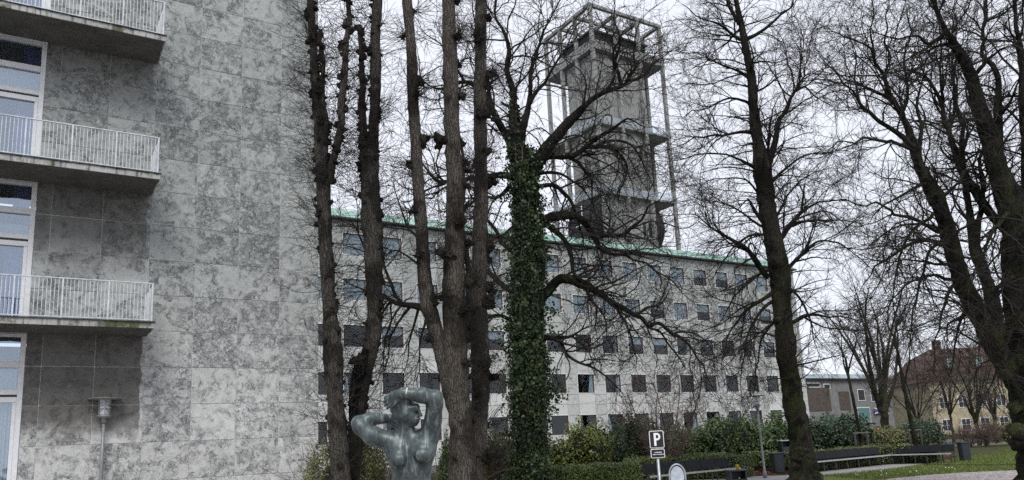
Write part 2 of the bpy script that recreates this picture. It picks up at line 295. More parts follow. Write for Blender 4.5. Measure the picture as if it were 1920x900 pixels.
M['asphalt'] = ground_mat('street_asphalt', ((.04, .04, .042), (.055, .055, .058), (.075, .075, .078)), 30, .2)
M['soil'] = ground_mat('park_soil', ((.020, .020, .010), (.042, .042, .018), (.075, .070, .030)), 6, .6)
def cobbles():
    k = NM('granite_setts'); P = k.pos(); v = k.n('ShaderNodeTexVoronoi', {'Vector': P, 'Scale': 8.0, 'Randomness': .55}); e = k.n('ShaderNodeTexVoronoi', {'Vector': P, 'Scale': 8.0, 'Randomness': .55}, feature='DISTANCE_TO_EDGE').outputs['Distance']
    s = k.n('ShaderNodeSeparateColor', {0: v.outputs['Color']}).outputs[0]; c = k.ramp(s, [(0, (.24, .20, .195)), (.5, (.36, .32, .315)), (1, (.48, .44, .43))])
    c = k.mix(k.step(e, .07, .02), c, (.10, .09, .085, 1)); k.bump(k.step(e, 0, .12), .7, .03); return k.base(c, .85, 0, .3)
M['setts'] = cobbles()
M['tile_red'] = plain('red_roof_tile', (.085, .046, .038), .85, .4, 3, 0, .3); M['plaster_y'] = plain('yellow_plaster', (.36, .315, .215), .9, .25, 2); M['brick_brown'] = plain('brown_cladding', (.085, .068, .058), .9, .5, 3)
M['plaster_g'] = concrete('grey_annex_wall', (.17, .17, .168), (.27, .27, .265), 0, .5); M['teal'] = plain('teal_door', (.09, .19, .20), .5, .2); M['zinc'] = plain('blue_grey_zinc', (.22, .28, .30), .45, .25, 2)
M['car_white'] = plain('white_car_paint', (.62, .64, .66), .25, .05); M['car_dark'] = plain('dark_blue_car_paint', (.03, .04, .07), .25, .1); M['tyre'] = plain('tyre_rubber', (.015, .015, .015), .8, .2)
M['poster_b'] = plain('blue_poster', (.05, .07, .34), .6, .3, 3); M['poster_r'] = plain('red_poster_bar', (.45, .05, .05), .6, .2); 
def under(o, p):
    o.parent = p; o.location = (0, 0, 0); return o
# ------------------------------------------------------------------ ground, paths
def sheet(name, pts, z, mat, label, cat='ground', skirt=0.0):
    """flat sheet over a polygon of ground points"""
    o = MB().poly([(p[0], p[1], z) for p in pts], [tuple(range(len(pts)))]).build(name, mat)
    return tag(o, label, cat, kind='structure')
gm = 1500
sheet('ground', [(-gm, -gm), (gm, -gm), (gm, gm), (-gm, gm)], -.006, M['town'], 'paved town ground reaching to the horizon', 'ground')
sheet('lawn', [(8, -14), (80, -14), (80, 33.5), (64, 33.5), (64, 53.6), (6.7, 53.6), (6.7, 14), (14.05, 13)], 0.0, M['grass'], 'green winter lawn of the park between the path and the trees', 'lawn')
# forecourt under the camera and along the near wing
sheet('forecourt', [(-12, -12), (14, -12), (14, 13.5), (6.4, 19.9), (-12, 19.9)], .004, M['setts'], 'granite sett forecourt in front of the near wing', 'pavement')
g = lambda x, y: at_z(x, y)[:2]
# planting bed behind the benches (soil)
bedA = [g(1040, 897), g(1200, 893), g(1404, 893), g(1470, 891), g(1530, 884), g(1650, 872), g(1788, 862)]
far = [(62, 26), (60, 53.4), (8, 53.4), (7, 24)]
sheet('planting_bed', bedA + far, .004, M['soil'], 'dark planting bed between the benches and the long facade', 'flower bed')
mul = [g(1200, 897), g(1400, 893), g(1470, 890.5), g(1530, 884), g(1650, 871.5), g(1790, 861.5), g(1795, 856), g(1660, 858), g(1530, 868), g(1400, 876), g(1200, 884)]
sheet('mulch_strip', mul, .008, M['mulch'], 'reddish leaf mulch under the benches', 'mulch')
pth = [g(1150, 912), g(1404, 894), g(1470, 892), g(1530, 886), g(1650, 872.5), g(1700, 868), g(1742, 866), g(1735, 869.5), g(1690, 876), g(1610, 887), g(1545, 893), g(1480, 906), (17.5, 10.0), (12.0, 13.0)]
sheet('gravel_path', pth, .012, M['path'], 'pale gravel path curving past the benches', 'path')
sq = [g(1660, 899), g(1730, 892), g(1800, 887), g(1870, 883.5), g(1960, 880.5), (46, 12), (46, -6), (16, -8), (14.2, 6)]
sheet('sett_path', sq, .010, M['setts'], 'pinkish granite sett walk at the lawn edge', 'path')
far_road = [(60, 30), (140, 34), (140, 44), (60, 40)]
sheet('street', [(72, 34), (190, 40), (190, 49), (72, 43)], .012, M['asphalt'], 'distant street in front of the yellow house', 'road')
# kerb of the lawn
mb = MB(); kp = [g(1735, 872), g(1790, 873.5), g(1850, 873.5), g(1930, 872)]
for a, b in zip(kp[:-1], kp[1:]): mb.bar((*a, .03), (*b, .03), .12, .06)
tag(mb.build('lawn_edging', M['mulch']), 'low dark edging running across the lawn beside the black bin', 'edging', kind='structure')

# ------------------------------------------------------------------ near wing of the town hall (left)
YW, RW, RH, Z0 = 20.0, 1.035, 0.8625, 0.4175       # wall plane, panel grid
wing = tag(empty('stone_office_wing', (2.0, 20.0, 0)), 'grey marble clad office wing with stacked white railed balconies', 'building')
def W(o, parent=wing):   # keep world placement under a parent that only translates
    o.parent = parent; o.location = Vector(o.location) - Vector(parent.location); return o
xs = [-5.9, -4.85, -3.8, -2.75, -1.75, None, .03, .335, 1.37, 2.405, 3.44, 4.477, 5.513, 6.54]
zs = [Z0 - RH + RH * i for i in range(0, 20)]
zs[0] = -.05
ZT = zs[-1]
_panel = {}
def panel(x0, x1, z0, z1, ywall, mat, parent, depth=.006, gap=.005, name='stone_panel'):
    wd, ht = round(x1 - x0, 3), round(z1 - z0, 3); key = (wd, ht, mat.name)
    if key not in _panel:
        _panel[key] = MB().box(-wd/2 + gap, wd/2 - gap, -depth, 0, -ht/2 + gap, ht/2 - gap).mesh('stone_panel', mat, .004)
    o = link(name, _panel[key], parent); jy = random.uniform(-.003, .003)
    o.location = Vector(((x0 + x1) / 2, ywall + jy, (z0 + z1) / 2)) - Vector(parent.location); return o
WX0, WX1 = -1.75, .03
for i in range(len(zs) - 1):
    for a, b in zip(xs[:-1], xs[1:]):
        if a is None or b is None: continue
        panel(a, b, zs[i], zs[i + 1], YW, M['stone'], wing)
# backing wall with the window shaft left open; end wall and back
mb = MB().box(-5.95, WX0, YW + .005, YW + .3, -.05, ZT + .02).box(WX1, 6.535, YW + .005, YW + .3, -.05, ZT + .02)
for k in range(-1, 5):   # spandrel strips between the window openings
    mb.box(WX0, WX1, YW + .02, YW + .3, 4.60 + 3.45 * k - .02, 4.60 + 3.45 * k + .16)
W(mb.build('backing_wall', M['mortar']))
W(MB().box(6.2, 6.52, YW + .31, YW + 14, -.05, ZT + .01).box(-5.95, -5.7, YW + .31, YW + 14, -.05, ZT + .01).build('side_wall', M['mortar']))
W(MB().box(-6.1, 6.62, YW - .1, YW + 14.2, ZT + .03, ZT + .35).build('roof_slab', M['slab']))
# windows: one tall glazed unit per storey
def wavy(x0, x1, y, z0, z1, mat, name, parent, amp=.05, n=60, fold=9):
    X = np.linspace(x0, x1, n); ph = random.random() * 6; Yv = y + amp * np.sin(np.linspace(0, fold * 2 * math.pi, n) + ph + .8 * np.sin(np.linspace(0, 9, n)))
    V = [(X[i], Yv[i], z0) for i in range(n)] + [(X[i], Yv[i] + .01, z1) for i in range(n)]
    o = MB().poly(V, [(i, i + 1, n + i + 1, n + i) for i in range(n - 1)], True).build(name, mat); W(o, wing); o.parent = parent; o.location = o.location; return o
for k in range(0, 4):
    zt = 4.575 + 3.45 * k; zb = zt - 3.27
    win = tag(empty('window'), None); W(win); win.location = (0, 0, 0)
    fr = MB(); y0, y1 = YW - .02, YW + .13
    fr.box(WX1 - .105, WX1 - .004, y0, y1, zb, zt).box(WX0 + .004, WX0 + .105, y0, y1, zb, zt)
    fr.box(WX0 + .106, WX1 - .106, y0 + .01, y1 - .01, zt - .07, zt - .003)
    fr.box(WX0 + .106, WX1 - .106, y0 + .006, y1 - .01, zt - .745, zt - .605)
    fr.box(WX0 + .106, WX1 - .106, y0 + .006, y1 - .01, zt - 1.325, zt - 1.215)
    fr.box(WX0 + .106, WX1 - .106, y0 + .012, y1 - .01, zt - 1.49, zt - 1.375)
    fr.box(WX0 + .106, WX1 - .106, y0 + .012, y1 - .01, zb + .003, zb + .12)
    fr.box(-.93, -.83, y0 + .015, y1 - .012, zb + .121, zt - 1.491)
    fr.box(WX1 - .18, WX1 - .107, y0 + .02, y1 - .015, zb + .121, zt - 1.491)
    def sub(o): W(o, wing); o.parent = win; return o
    sub(fr.build('frame', M['frame_paint'], None, None, .004))
    sub(MB().box(WX0 + .107, WX1 - .107, y0 + .05, y1 - .03, zt - 1.374, zt - 1.326).build('dark_gap', M['dark_metal']))
    for (px0, px1, pz0, pz1) in ((WX0 + .1, WX1 - .1, zt - .61, zt - .065), (WX0 + .1, WX1 - .1, zt - 1.22, zt - .74), (WX0 + .1, -.925, zb + .11, zt - 1.485), (-.835, WX1 - .17, zb + .11, zt - 1.485)):
        sub(MB().box(px0, px1, YW + .05, YW + .062, pz0, pz1).build('pane', M['glass']))
    sub(MB().box(WX0 - .3, WX1 + .28, YW + 2.2, YW + 2.3, zb - .05, zt).box(WX0 - .3, WX1 + .28, YW + .31, YW + 2.19, zb - .1, zb - .03).box(WX1 + .29, WX1 + .35, YW + .31, YW + 2.19, zb - .02, zt).build('room', M['interior2'] if k == 3 else M['interior']))
    if k:
        wavy(-.50, -.12, YW + .22, zb + .03, zt - 1.45, M['curtain'], 'curtain', win, .03, 40, 5)
        wavy(-.42, -.10, YW + .24, zt - .6, zt - .06, M['curtain'], 'curtain', win, .03, 40, 4)
        sub(MB().box(WX0 + .15, WX1 - .12, YW + .25, YW + .27, zt - 1.25, zt - .66 - (.28 if k == 1 else 0)).build('blind_sky_tone', M['blind_sky_tone']))
    else:
        wavy(-1.6, -.10, YW + .22, zb + .03, zt - 1.47, M['sheer'], 'curtain', win, .025, 160, 22)
        wavy(-1.6, -.10, YW + .24, zt - 1.3, zt - .62, M['sheer'], 'curtain', win, .02, 160, 20)
# balconies
BX1, BY0 = 2.41, 18.68
bar_me = MB().box(-.006, .006, -.006, .006, 0, .83).mesh('baluster', M['white_paint'])
post_me = MB().box(-.015, .015, -.02, .02, 0, .86).mesh('post', M['white_paint'])
for k in range(0, 3):
    zb = 4.59 + 3.45 * k
    bal = empty('balcony'); W(bal); bal.location = (0, 0, 0)
    def sub(o): W(o, wing); o.parent = bal; return o
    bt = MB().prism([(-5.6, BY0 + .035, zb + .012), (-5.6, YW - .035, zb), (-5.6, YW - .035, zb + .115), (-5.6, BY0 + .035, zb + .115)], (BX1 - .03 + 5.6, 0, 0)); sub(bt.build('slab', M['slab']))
    # fascia with chipped upper edge
    n = 90; X = np.linspace(-5.6, BX1, n); top = zb + .125 + np.array([random.uniform(-.012, .008) for _ in X]); fy = BY0 + np.array([random.uniform(-.004, .004) for _ in X])
    V = [(X[i], fy[i], zb - .004) for i in range(n)] + [(X[i], fy[i], top[i]) for i in range(n)] + [(X[i], BY0 + .034, top[i]) for i in range(n)]
    V += [(X[i], BY0 + .034, zb - .004) for i in range(n)]
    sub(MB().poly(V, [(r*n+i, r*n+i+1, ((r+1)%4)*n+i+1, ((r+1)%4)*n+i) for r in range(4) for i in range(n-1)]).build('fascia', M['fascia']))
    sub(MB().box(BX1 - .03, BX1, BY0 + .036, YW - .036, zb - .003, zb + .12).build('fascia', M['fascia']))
    # dark bitumen lip
    mb = MB(); xx = -5.6
    while xx < BX1:
        l = random.uniform(.25, .6); mb.box(xx, min(xx + l, BX1 + .02), BY0 - .025 - random.uniform(0, .01), BY0 + .06, zb + .128, zb + .143 + random.uniform(0, .006)); xx += l + .002
    sub(mb.build('edge_lip', M['dark_metal']))
    zr = zb + .145; ry = BY0 + .045
    sub(MB().box(-5.6, 2.372, ry - .02, ry + .02, zr + .855, zr + .875).box(2.334, 2.372, ry + .021, YW - .04, zr + .855, zr + .875).build('top_rail', M['white_paint']))
    sub(MB().box(-5.6, 2.372, ry - .012, ry + .012, zr + .03, zr + .05).box(2.34, 2.364, ry + .013, YW - .04, zr + .03, zr + .05).build('bottom_rail', M['white_paint']))
    i = 0; xb = 2.35
    while xb > -1.6:
        o = sub(link('baluster' if i % 12 else 'post', bar_me if i % 12 else post_me, None, (xb, ry, zr + (.02 if i % 12 else 0)))); xb -= .0725; i += 1
    yb = ry + .0725; i = 1
    while yb < YW - .05:
        sub(link('baluster' if i % 6 else 'post', bar_me if i % 6 else post_me, None, (2.352, yb, zr + (.02 if i % 6 else 0)))); yb += .0725; i += 1

# ------------------------------------------------------------------ long wing with the green roof
YF = 54.0; hall = tag(empty('long_town_hall_wing', (42, 54, 0)), 'long pale stone wing with square windows and green copper roof', 'building')
def Hn(o, p=hall): o.parent = p; o.location = Vector(o.location) - Vector(hall.location); return o
XC = [41.1 + 2.96 * k for k in range(-10, 10)]; WW, WH, ST = 1.75, 1.60, 3.45; tops = [3.97 + ST * r for r in range(5)]
FX0, FX1, FZ = XC[0] - 1.48, 69.9, 18.72
zrow = [tops[0] - WH - 2 * .925] ; cand = []
for ci, xc in enumerate(XC):
    xl, xr = xc - 1.48, xc + 1.48 if ci < len(XC) - 1 else FX1
    wl, wr = xc - WW / 2, xc + WW / 2
    for r in range(5):
        zt = tops[r]; zb = zt - WH; zprev = zt - ST
        for q in range(2):   # apron panels below the window
            cand.append((wl, wr, zprev + (zb - zprev) * q / 2, zprev + (zb - zprev) * (q + 1) / 2, 1))
        for (a, b) in ((xl, wl), (wr, xr)):
            if b - a > .1 and a == wr:
                nx = XC[ci + 1] - WW / 2 if ci < len(XC) - 1 else FX1
                for q in range(4): cand.append((a, nx, zprev + ST * q / 4, zprev + ST * (q + 1) / 4))
    cand.append((wl, wr, tops[-1], FZ)); cand.append((wr, XC[ci + 1] - WW / 2 if ci < len(XC) - 1 else FX1, tops[-1], FZ))
for q in range(4):
    for r in range(5): cand.append((FX0, XC[0] - WW / 2, tops[r] - ST + ST * q / 4, tops[r] - ST + ST * (q + 1) / 4))
cand = [c for c in cand if c[3] > .05]
cand.sort(key=lambda c: 0 if 20 < c[0] else 1)
vis = sorted([c for c in cand if c[0] > 25 and c[2] > 1.2], key=lambda c: (c[0]) ** 2 + YF ** 2 - 400 * (c[1] - c[0]) * (c[3] - c[2]))
first = set(id(c) for c in vis[:300])
rest = MB(); rest2 = MB(); M['apron'] = stone_mat('white_apron_panel', False, 1.08, .10)
for c in cand:
    z0 = max(c[2], .0)
    mt = M['apron'] if len(c) > 4 else M['stone_far']
    if id(c) in first: panel(c[0], c[1], z0, c[3], YF, mt, hall, .012, .012)
    else: jy = random.uniform(-.004, .004); (rest2 if len(c) > 4 else rest).box(c[0] + .009, c[1] - .009, YF - .012 + jy, YF + jy, z0 + .009, c[3] - .009)
tag(Hn(rest.build('stone_panels', M['stone_far'])), kind='stuff'); tag(Hn(rest2.build('apron_panels', M['apron'])), kind='stuff')
bw = MB(); M['joint_far'] = plain('dark_joint', (.16, .16, .155), .9, .2)
for r in range(5): bw.box(FX0, FX1 - .01, YF + .006, YF + .2, tops[r] - ST if r else 0, tops[r] - WH)
for r in range(5):
    for ci, xc in enumerate(XC):
        a = xc + WW / 2; b = XC[ci + 1] - WW / 2 if ci < len(XC) - 1 else FX1 - .01; bw.box(a, b, YF + .006, YF + .2, tops[r] - WH, tops[r])
    bw.box(FX0, XC[0] - WW / 2, YF + .006, YF + .2, tops[r] - WH, tops[r])
bw.box(FX0, FX1 - .01, YF + .006, YF + .2, tops[-1], FZ)
Hn(bw.build('backing_wall', M['joint_far']))
Hn(MB().box(FX1 - .3, FX1 - .02, YF + .21, YF + 12, 0, FZ).box(FX0, FX0 + .3, YF + .21, YF + 12, 0, FZ).box(FX0 + .31, FX1 - .31, YF + 11.7, YF + 12, 0, FZ).build('side_wall', M['stone_far']))
fl = MB()
for r in range(5): fl.box(FX0 + .31, FX1 - .31, YF + .21, YF + 5, tops[r] - WH - .6, tops[r] - WH - .4)
fl.box(FX0 + .31, FX1 - .31, YF + 5.01, YF + 5.1, .1, FZ - .1)
Hn(fl.build('floors', M['interior']))
fm = MB(); e = .045
for (x0, x1, z0, z1) in ((-WW/2, -WW/2 + e, 0, WH), (WW/2 - e, WW/2, 0, WH), (-WW/2 + e, WW/2 - e, 0, e), (-WW/2 + e, WW/2 - e, WH - e, WH)): fm.box(x0 + .004, x1 - .004, .03, .16, z0 + .002, z1 - .002)
fr_me = fm.mesh('frame', M['frame_red'])
ou = MB(); e2 = .05
for (x0, x1, z0, z1) in ((-WW/2 - e2, -WW/2, -e2, WH + e2), (WW/2, WW/2 + e2, -e2, WH + e2), (-WW/2, WW/2, -e2, 0), (-WW/2, WW/2, WH, WH + e2)): ou.box(x0, x1, -.03, .0, z0, z1)
ou_me = ou.mesh('surround', M['frame_paint'])
pn_me = MB().box(-WW/2 + .045, WW/2 - .045, .09, .10, .045, WH - .045).mesh('pane', M['glass_far'])
for r in range(5):
    for ci, xc in enumerate(XC):
        wn = link('window', fr_me, hall); wn.location = Vector((xc, YF, tops[r] - WH)) - Vector(hall.location)
        link('pane', pn_me, wn); link('surround', ou_me, wn)
        frac = (1.0 if r >= 3 else (.0 if r < 2 else (.45 if random.random() < .45 else 0)))  # two top rows: added pale sheets stand in for sky reflected in glass
        if r >= 3 and random.random() < .12: frac = .5
        if frac: MB().box(-WW/2 + .06, WW/2 - .06, .13, .145, WH * (1 - frac) + .05, WH - .05).build('blind_sky_tone', M['blind_sky_tone'], wn)  # sky reflection put into the sheet colour on upper rows; plain blind below
        elif random.random() < .55:
            sd_ = random.choice((-1, 1)); MB().poly([(sd_ * (WW/2 - .08), .12, .06), (sd_ * (WW/2 - .08 - random.uniform(.2, .5)), .15, .06), (sd_ * (WW/2 - .3), .14, WH - .06), (sd_ * (WW/2 - .08), .12, WH - .06)], [(0, 1, 2, 3)]).build('curtain', M['sheer'], wn)
# copper roof: gutter edge, slope, standing seams
rz = 18.76
Hn(MB().box(FX0 - .1, FX1 + .25, YF - .42, YF + .3, rz, rz + .09).build('gutter', M['dark_metal']))
XA, XB = FX0 - .1, FX1 + .25
prof = [(-.42, .12), (1.05, 1.12), (6.2, 2.0), (11.2, 1.12), (12.6, .12)]
V = [(x, YF + a_, rz + b_) for x in (XA, XB) for a_, b_ in prof]
Hn(MB().poly(V, [(i, i + 5, i + 6, i + 1) for i in range(4)] + [(0, 1, 2, 3, 4), (9, 8, 7, 6, 5), (0, 4, 9, 5)]).build('roof', M['copper']))
sm = MB(); xx = FX0
while xx < FX1 + .2:
    sm.bar((xx, YF - .43, rz + .125), (xx, YF + 1.04, rz + 1.135), .05, .07); xx += .62
tag(Hn(sm.build('standing_seam', M['copper'])), kind='stuff')

# ------------------------------------------------------------------ tower
tw = tag(empty('clock_tower', (68, 80, 0)), 'tall concrete tower in an open frame rising above the copper roof', 'tower')
def Tn(o): o.parent = tw; o.location = Vector(o.location) - Vector(tw.location); return o
TX0, TX1, TY0, TY1, TZ = 62.2, 74.6, 75.4, 86.0, 60.0; BX0_, BX1_, BY0_, BY1_ = 62.62, 71.4, 75.85, 82.0
px_ = [TX0, TX0 + 12.4/3, TX0 + 24.8/3, TX1]; py_ = [TY0, TY0 + 10.6/3, TY0 + 21.2/3, TY1]; hw = .24
posts = [(x, TY0) for x in px_] + [(x, TY1) for x in px_] + [(TX0, y) for y in py_[1:3]] + [(TX1, y) for y in py_[1:3]]
for x, y in posts: Tn(MB().box(x - hw, x + hw, y - hw, y + hw, 0, TZ - .5).build('post', M['tower_frame'], None, None, .03))
for y in (TY0, TY1): Tn(MB().box(TX0 - hw, TX1 + hw, y - hw, y + hw, TZ - .495, TZ).build('ring_beam', M['tower_frame'], None, None, .03))
for x in (TX0, TX1): Tn(MB().box(x - hw, x + hw, TY0 + hw + .005, TY1 - hw - .005, TZ - .49, TZ - .005).build('ring_beam', M['tower_frame'], None, None, .03))
for y in py_[1:3]: Tn(MB().box(TX0 + hw + .01, TX1 - hw - .01, y - .18, y + .18, TZ - .47, TZ - .03).build('cross_beam', M['tower_frame'], None, None, .03))
for x in px_[1:3]: Tn(MB().box(x - .18, x + .18, TY0 + hw + .01, TY1 - hw - .01, TZ - 1.0, TZ - .5).build('cross_beam', M['tower_frame'], None, None, .03))
# shaft built of cast bands with recessed joints
zz = 0.0; bi = 0
core = MB().box(BX0_ + .06, BX1_ - .06, BY0_ + .06, BY1_ - .06, 0, 53.0); Tn(core.build('shaft_core', M['dark_metal']))
nb = 20; bh = 53.2 / nb
for i in range(nb):
    for j in range(3):   # three cast panels across the broad face, two on the narrow one
        x0 = BX0_ + (BX1_ - BX0_) * j / 3; x1 = BX0_ + (BX1_ - BX0_) * (j + 1) / 3
        Tn(MB().box(x0 + .015, x1 - .015, BY0_, BY0_ + .055, i * bh + .015, (i + 1) * bh - .015).build('wall_panel', M['tower']))
    for j in range(2):
        y0 = BY0_ + .06 + (BY1_ - BY0_ - .06) * j / 2; y1 = BY0_ + .06 + (BY1_ - BY0_ - .06) * (j + 1) / 2
        Tn(MB().box(BX0_, BX0_ + .055, y0 + .015, y1 - .015, i * bh + .015, (i + 1) * bh - .015).build('wall_panel', M['tower']))
        Tn(MB().box(BX1_ - .055, BX1_, y0 + .015, y1 - .015, i * bh + .015, (i + 1) * bh - .015).build('wall_panel', M['tower']))
for z, par in ((53.35, 1.15), (42.65, 1.0), (33.1, 1.0)):
    pf = Tn(MB().box(TX0 - .28, TX1 + .28, TY0 - .28, TY1 + .28, z, z + .28).build('platform', M['tower'], None, None, .02))
    if par > 1.1:
        q = MB().box(TX0 - .26, TX1 + .26, TY0 - .26, TY0 - .16, z + .285, z + par + .2).box(TX0 - .26, TX0 - .16, TY0 - .155, TY1 + .26, z + .285, z + par + .2).box(TX1 + .16, TX1 + .26, TY0 - .155, TY1 + .26, z + .285, z + par + .2)
        under(q.build('parapet', M['tower']), pf)
    else:
        q = MB().box(TX0, TX1 + .2, TY0 - .255, TY0 - .245, z + .3, z + par + .2).box(TX0 - .255, TX0 - .245, TY0, TY1, z + .3, z + par + .2).box(TX1 + .245, TX1 + .255, TY0, TY1, z + .3, z + par + .2)
        under(q.build('glass_railing', M['glass_rail']), pf)
        q = MB().box(TX0 - .28, TX1 + .28, TY0 - .28, TY0 - .23, z + par + .21, z + par + .26).box(TX0 - .28, TX0 - .23, TY0 - .225, TY1, z + par + .21, z + par + .26).box(TX1 + .23, TX1 + .28, TY0 - .225, TY1, z + par + .21, z + par + .26)
        x = TX0
        while x < TX1: q.box(x, x + .04, TY0 - .24, TY0 - .20, z + .285, z + par + .205); x += 1.03
        under(q.build('handrail', M['galv']), pf)
# penthouse with dark louvres and roof
Tn(MB().box(BX0_ + .5, BX1_ - .2, BY0_ + .5, BY1_ + .2, 53.7, 54.9).build('penthouse', M['tower']))
lv = MB()
for i in range(4): lv.box(BX0_ - .1, BX1_ + .5, BY0_ - .1, BY1_ + .9, 54.95 + i * .30, 54.95 + i * .30 + .2)
Tn(lv.box(BX0_ + .2, BX1_ + .2, BY0_ + .2, BY1_ + .6, 54.92, 56.12).build('louvre_crown', M['roof_dark']))
Tn(MB().box(BX0_ - .35, BX1_ + .9, BY0_ - .35, BY1_ + 1.2, 56.14, 56.4).build('crown_roof', M['roof_dark']))
# clock drums on the flanks under the lowest platform
for xx, s in ((BX1_, 1), (BX0_, -1)):
    n = 40; r = 3.3; cz = 33.0 - r + .02; cy = 79.0
    V = [(xx + s * q, cy + r * math.cos(a), cz + r * math.sin(a)) for q in (.02, 1.3) for a in np.linspace(0, 2 * math.pi, n, endpoint=False)]
    o = Tn(MB().poly(V, [(i, (i+1) % n, n + (i+1) % n, n + i) for i in range(n)] + [tuple(range(n)), tuple(range(n, 2*n))]).build('clock_drum', M['roof_dark']))
    hd = MB().box(xx + s * 1.31, xx + s * 1.36, cy - .08, cy + .08, cz, cz + 2.6).box(xx + s * 1.37, xx + s * 1.42, cy, cy + 1.7, cz - .08, cz + .08)
    under(hd.build('clock_hands', M['frame_paint']), o)
# slit windows low on the front face
for x, z in ((68.9, 28.2), (69.9, 28.2), (69.4, 39.2)): Tn(MB().box(x, x + .5, BY0_ - .02, BY0_ - .005, z, z + 1.8).build('window', M['roof_dark']))

# ------------------------------------------------------------------ background right: annex, glazed hall, yellow house
# annex (low grey wing)
AY = 72.0; p0 = at_y(1506, 790, AY); p1 = at_y(1722, 790, AY); ax0, ax1 = p0[0] - 1, p1[0]
axz = at_y(1560, 712, AY)[2]; an = tag(empty('low_grey_annex', ((ax0 + ax1) / 2, AY, 0)), 'low grey flat-roofed annex with brown cladding right of the long wing', 'building')
def An(o): o.parent = an; o.location = Vector(o.location) - Vector(an.location); return o
An(MB().box(ax0, ax1, AY, AY + 9, 0, axz).build('wall', M['plaster_g']))
An(MB().box(ax0 - .4, ax1 + .3, AY - .5, AY + 9.4, axz + .01, axz + .18).build('roof', M['dark_metal']))
An(MB().poly([(ax0 - .3, AY - .3, axz + .2), (ax1 + .2, AY - .3, axz + .2), (ax1 + .2, AY + 4.5, axz + 1.3), (ax0 - .3, AY + 4.5, axz + 1.3), (ax0 - .3, AY + 9, axz + .2), (ax1 + .2, AY + 9, axz + .2)], [(0, 1, 2, 3), (3, 2, 5, 4), (0, 3, 4), (1, 5, 2)]).build('roof', M['zinc']))
def axp(x, y): q = at_y(x, y, AY - .05); return q[0], q[2]
for (a, b, c, d_) in ((1513, 727, 1560, 770), (1572, 734, 1596, 768)):
    x0, z1 = axp(a, b); x1, z0 = axp(c, d_); An(MB().box(x0, x1, AY - .06, AY - .005, z0, z1).build('cladding', M['brick_brown']))
for i, (a, b, c, d_) in enumerate(((1512, 719, 1537, 725), (1608, 731, 1622, 750), (1632, 729, 1648, 752), (1655, 735, 1668, 753), (1678, 735, 1700, 752), (1608, 765, 1633, 790), (1545, 721, 1556, 727))):
    x0, z1 = axp(a, b); x1, z0 = axp(c, d_); z0 = max(z0, .1)
    wn = An(MB().box(x0 - .12, x1 + .12, AY - .05, AY - .02, z0 - .12, z1 + .12).build('window' if i != 5 else 'door', M['frame_paint']))
    under(MB().box(x0, x1, AY - .075, AY - .052, z0, z1).build('pane', M['roof_dark'] if i != 5 else M['teal']), wn)
# blue and white banner with red bars on the annex
x0, z1 = axp(1636, 765); x1, z0 = axp(1664, 775); bn = tag(empty('graffiti_banner', ((x0 + x1) / 2, AY - .3, 0)), 'blue banner with white and red stripes on the annex wall', 'banner')
def Bn(o): o.parent = bn; o.location = Vector(o.location) - Vector(bn.location); return o
yb = AY - .30; Bn(MB().box(x0, x1, yb, yb + .04, z0, z1).build('cloth', M['poster_b']))
xm, zm = (x0 + x1) / 2, (z0 + z1) / 2
for (a, b) in (((x0, z0), (x1, z1)), ((x0, z1), (x1, z0))): Bn(MB().bar((a[0], yb - .012, a[1]), (b[0], yb - .012, b[1]), .02, .13).build('stripe', M['sign_white']))
Bn(MB().box(x0, x1, yb - .03, yb - .025, zm - .06, zm + .06).box(x0 + .8 * (x1 - x0), x1, yb - .036, yb - .031, zm + .07, z1).build('stripe', M['poster_r']))
# glazed hall behind
GY = 92.0; q0 = at_y(1560, 790, GY); q1 = at_y(1760, 790, GY); gz = at_y(1690, 722, GY)[2]
gh = tag(empty('glass_roofed_hall', ((q0[0] + q1[0]) / 2, GY, 0)), 'dark distant hall with curved blue-grey glass roof beside the red roof', 'building')
def Gn(o): o.parent = gh; o.location = Vector(o.location) - Vector(gh.location); return o
Gn(MB().box(q0[0], q1[0], GY, GY + 14, 0, gz - 1.2).build('wall', M['brick_brown']))
V = []; n = 9
for x in (q0[0], q1[0]):
    for i in range(n): a = math.pi * i / (n - 1); V.append((x, GY + 7 - 7.3 * math.cos(a), gz - 1.18 + 2.3 * math.sin(a)))
Gn(MB().poly(V, [(i, i+1, n+i+1, n+i) for i in range(n-1)] + [tuple(range(n))[::-1], tuple(range(n, 2*n))], False).build('roof', M['zinc']))
rb = MB(); x = q0[0] + .5
while x < q1[0]:
    for i in range(n - 1): rb.bar(np.array(V[i]) * (0, 1, 1) + (x, -.02, .03), np.array(V[i+1]) * (0, 1, 1) + (x, -.02, .03), .12, .1)
    x += 2.2
tag(Gn(rb.build('roof_rib', M['dark_metal'])), kind='stuff')
for i in range(9):
    x = q0[0] + 1 + i * (q1[0] - q0[0] - 2) / 9; wn = Gn(MB().box(x, x + 1.5, GY - .05, GY - .01, gz - 4.2, gz - 2.2).build('window', M['frame_paint'])); under(MB().box(x + .1, x + 1.4, GY - .08, GY - .055, gz - 4.1, gz - 2.3).build('pane', M['roof_dark']), wn)
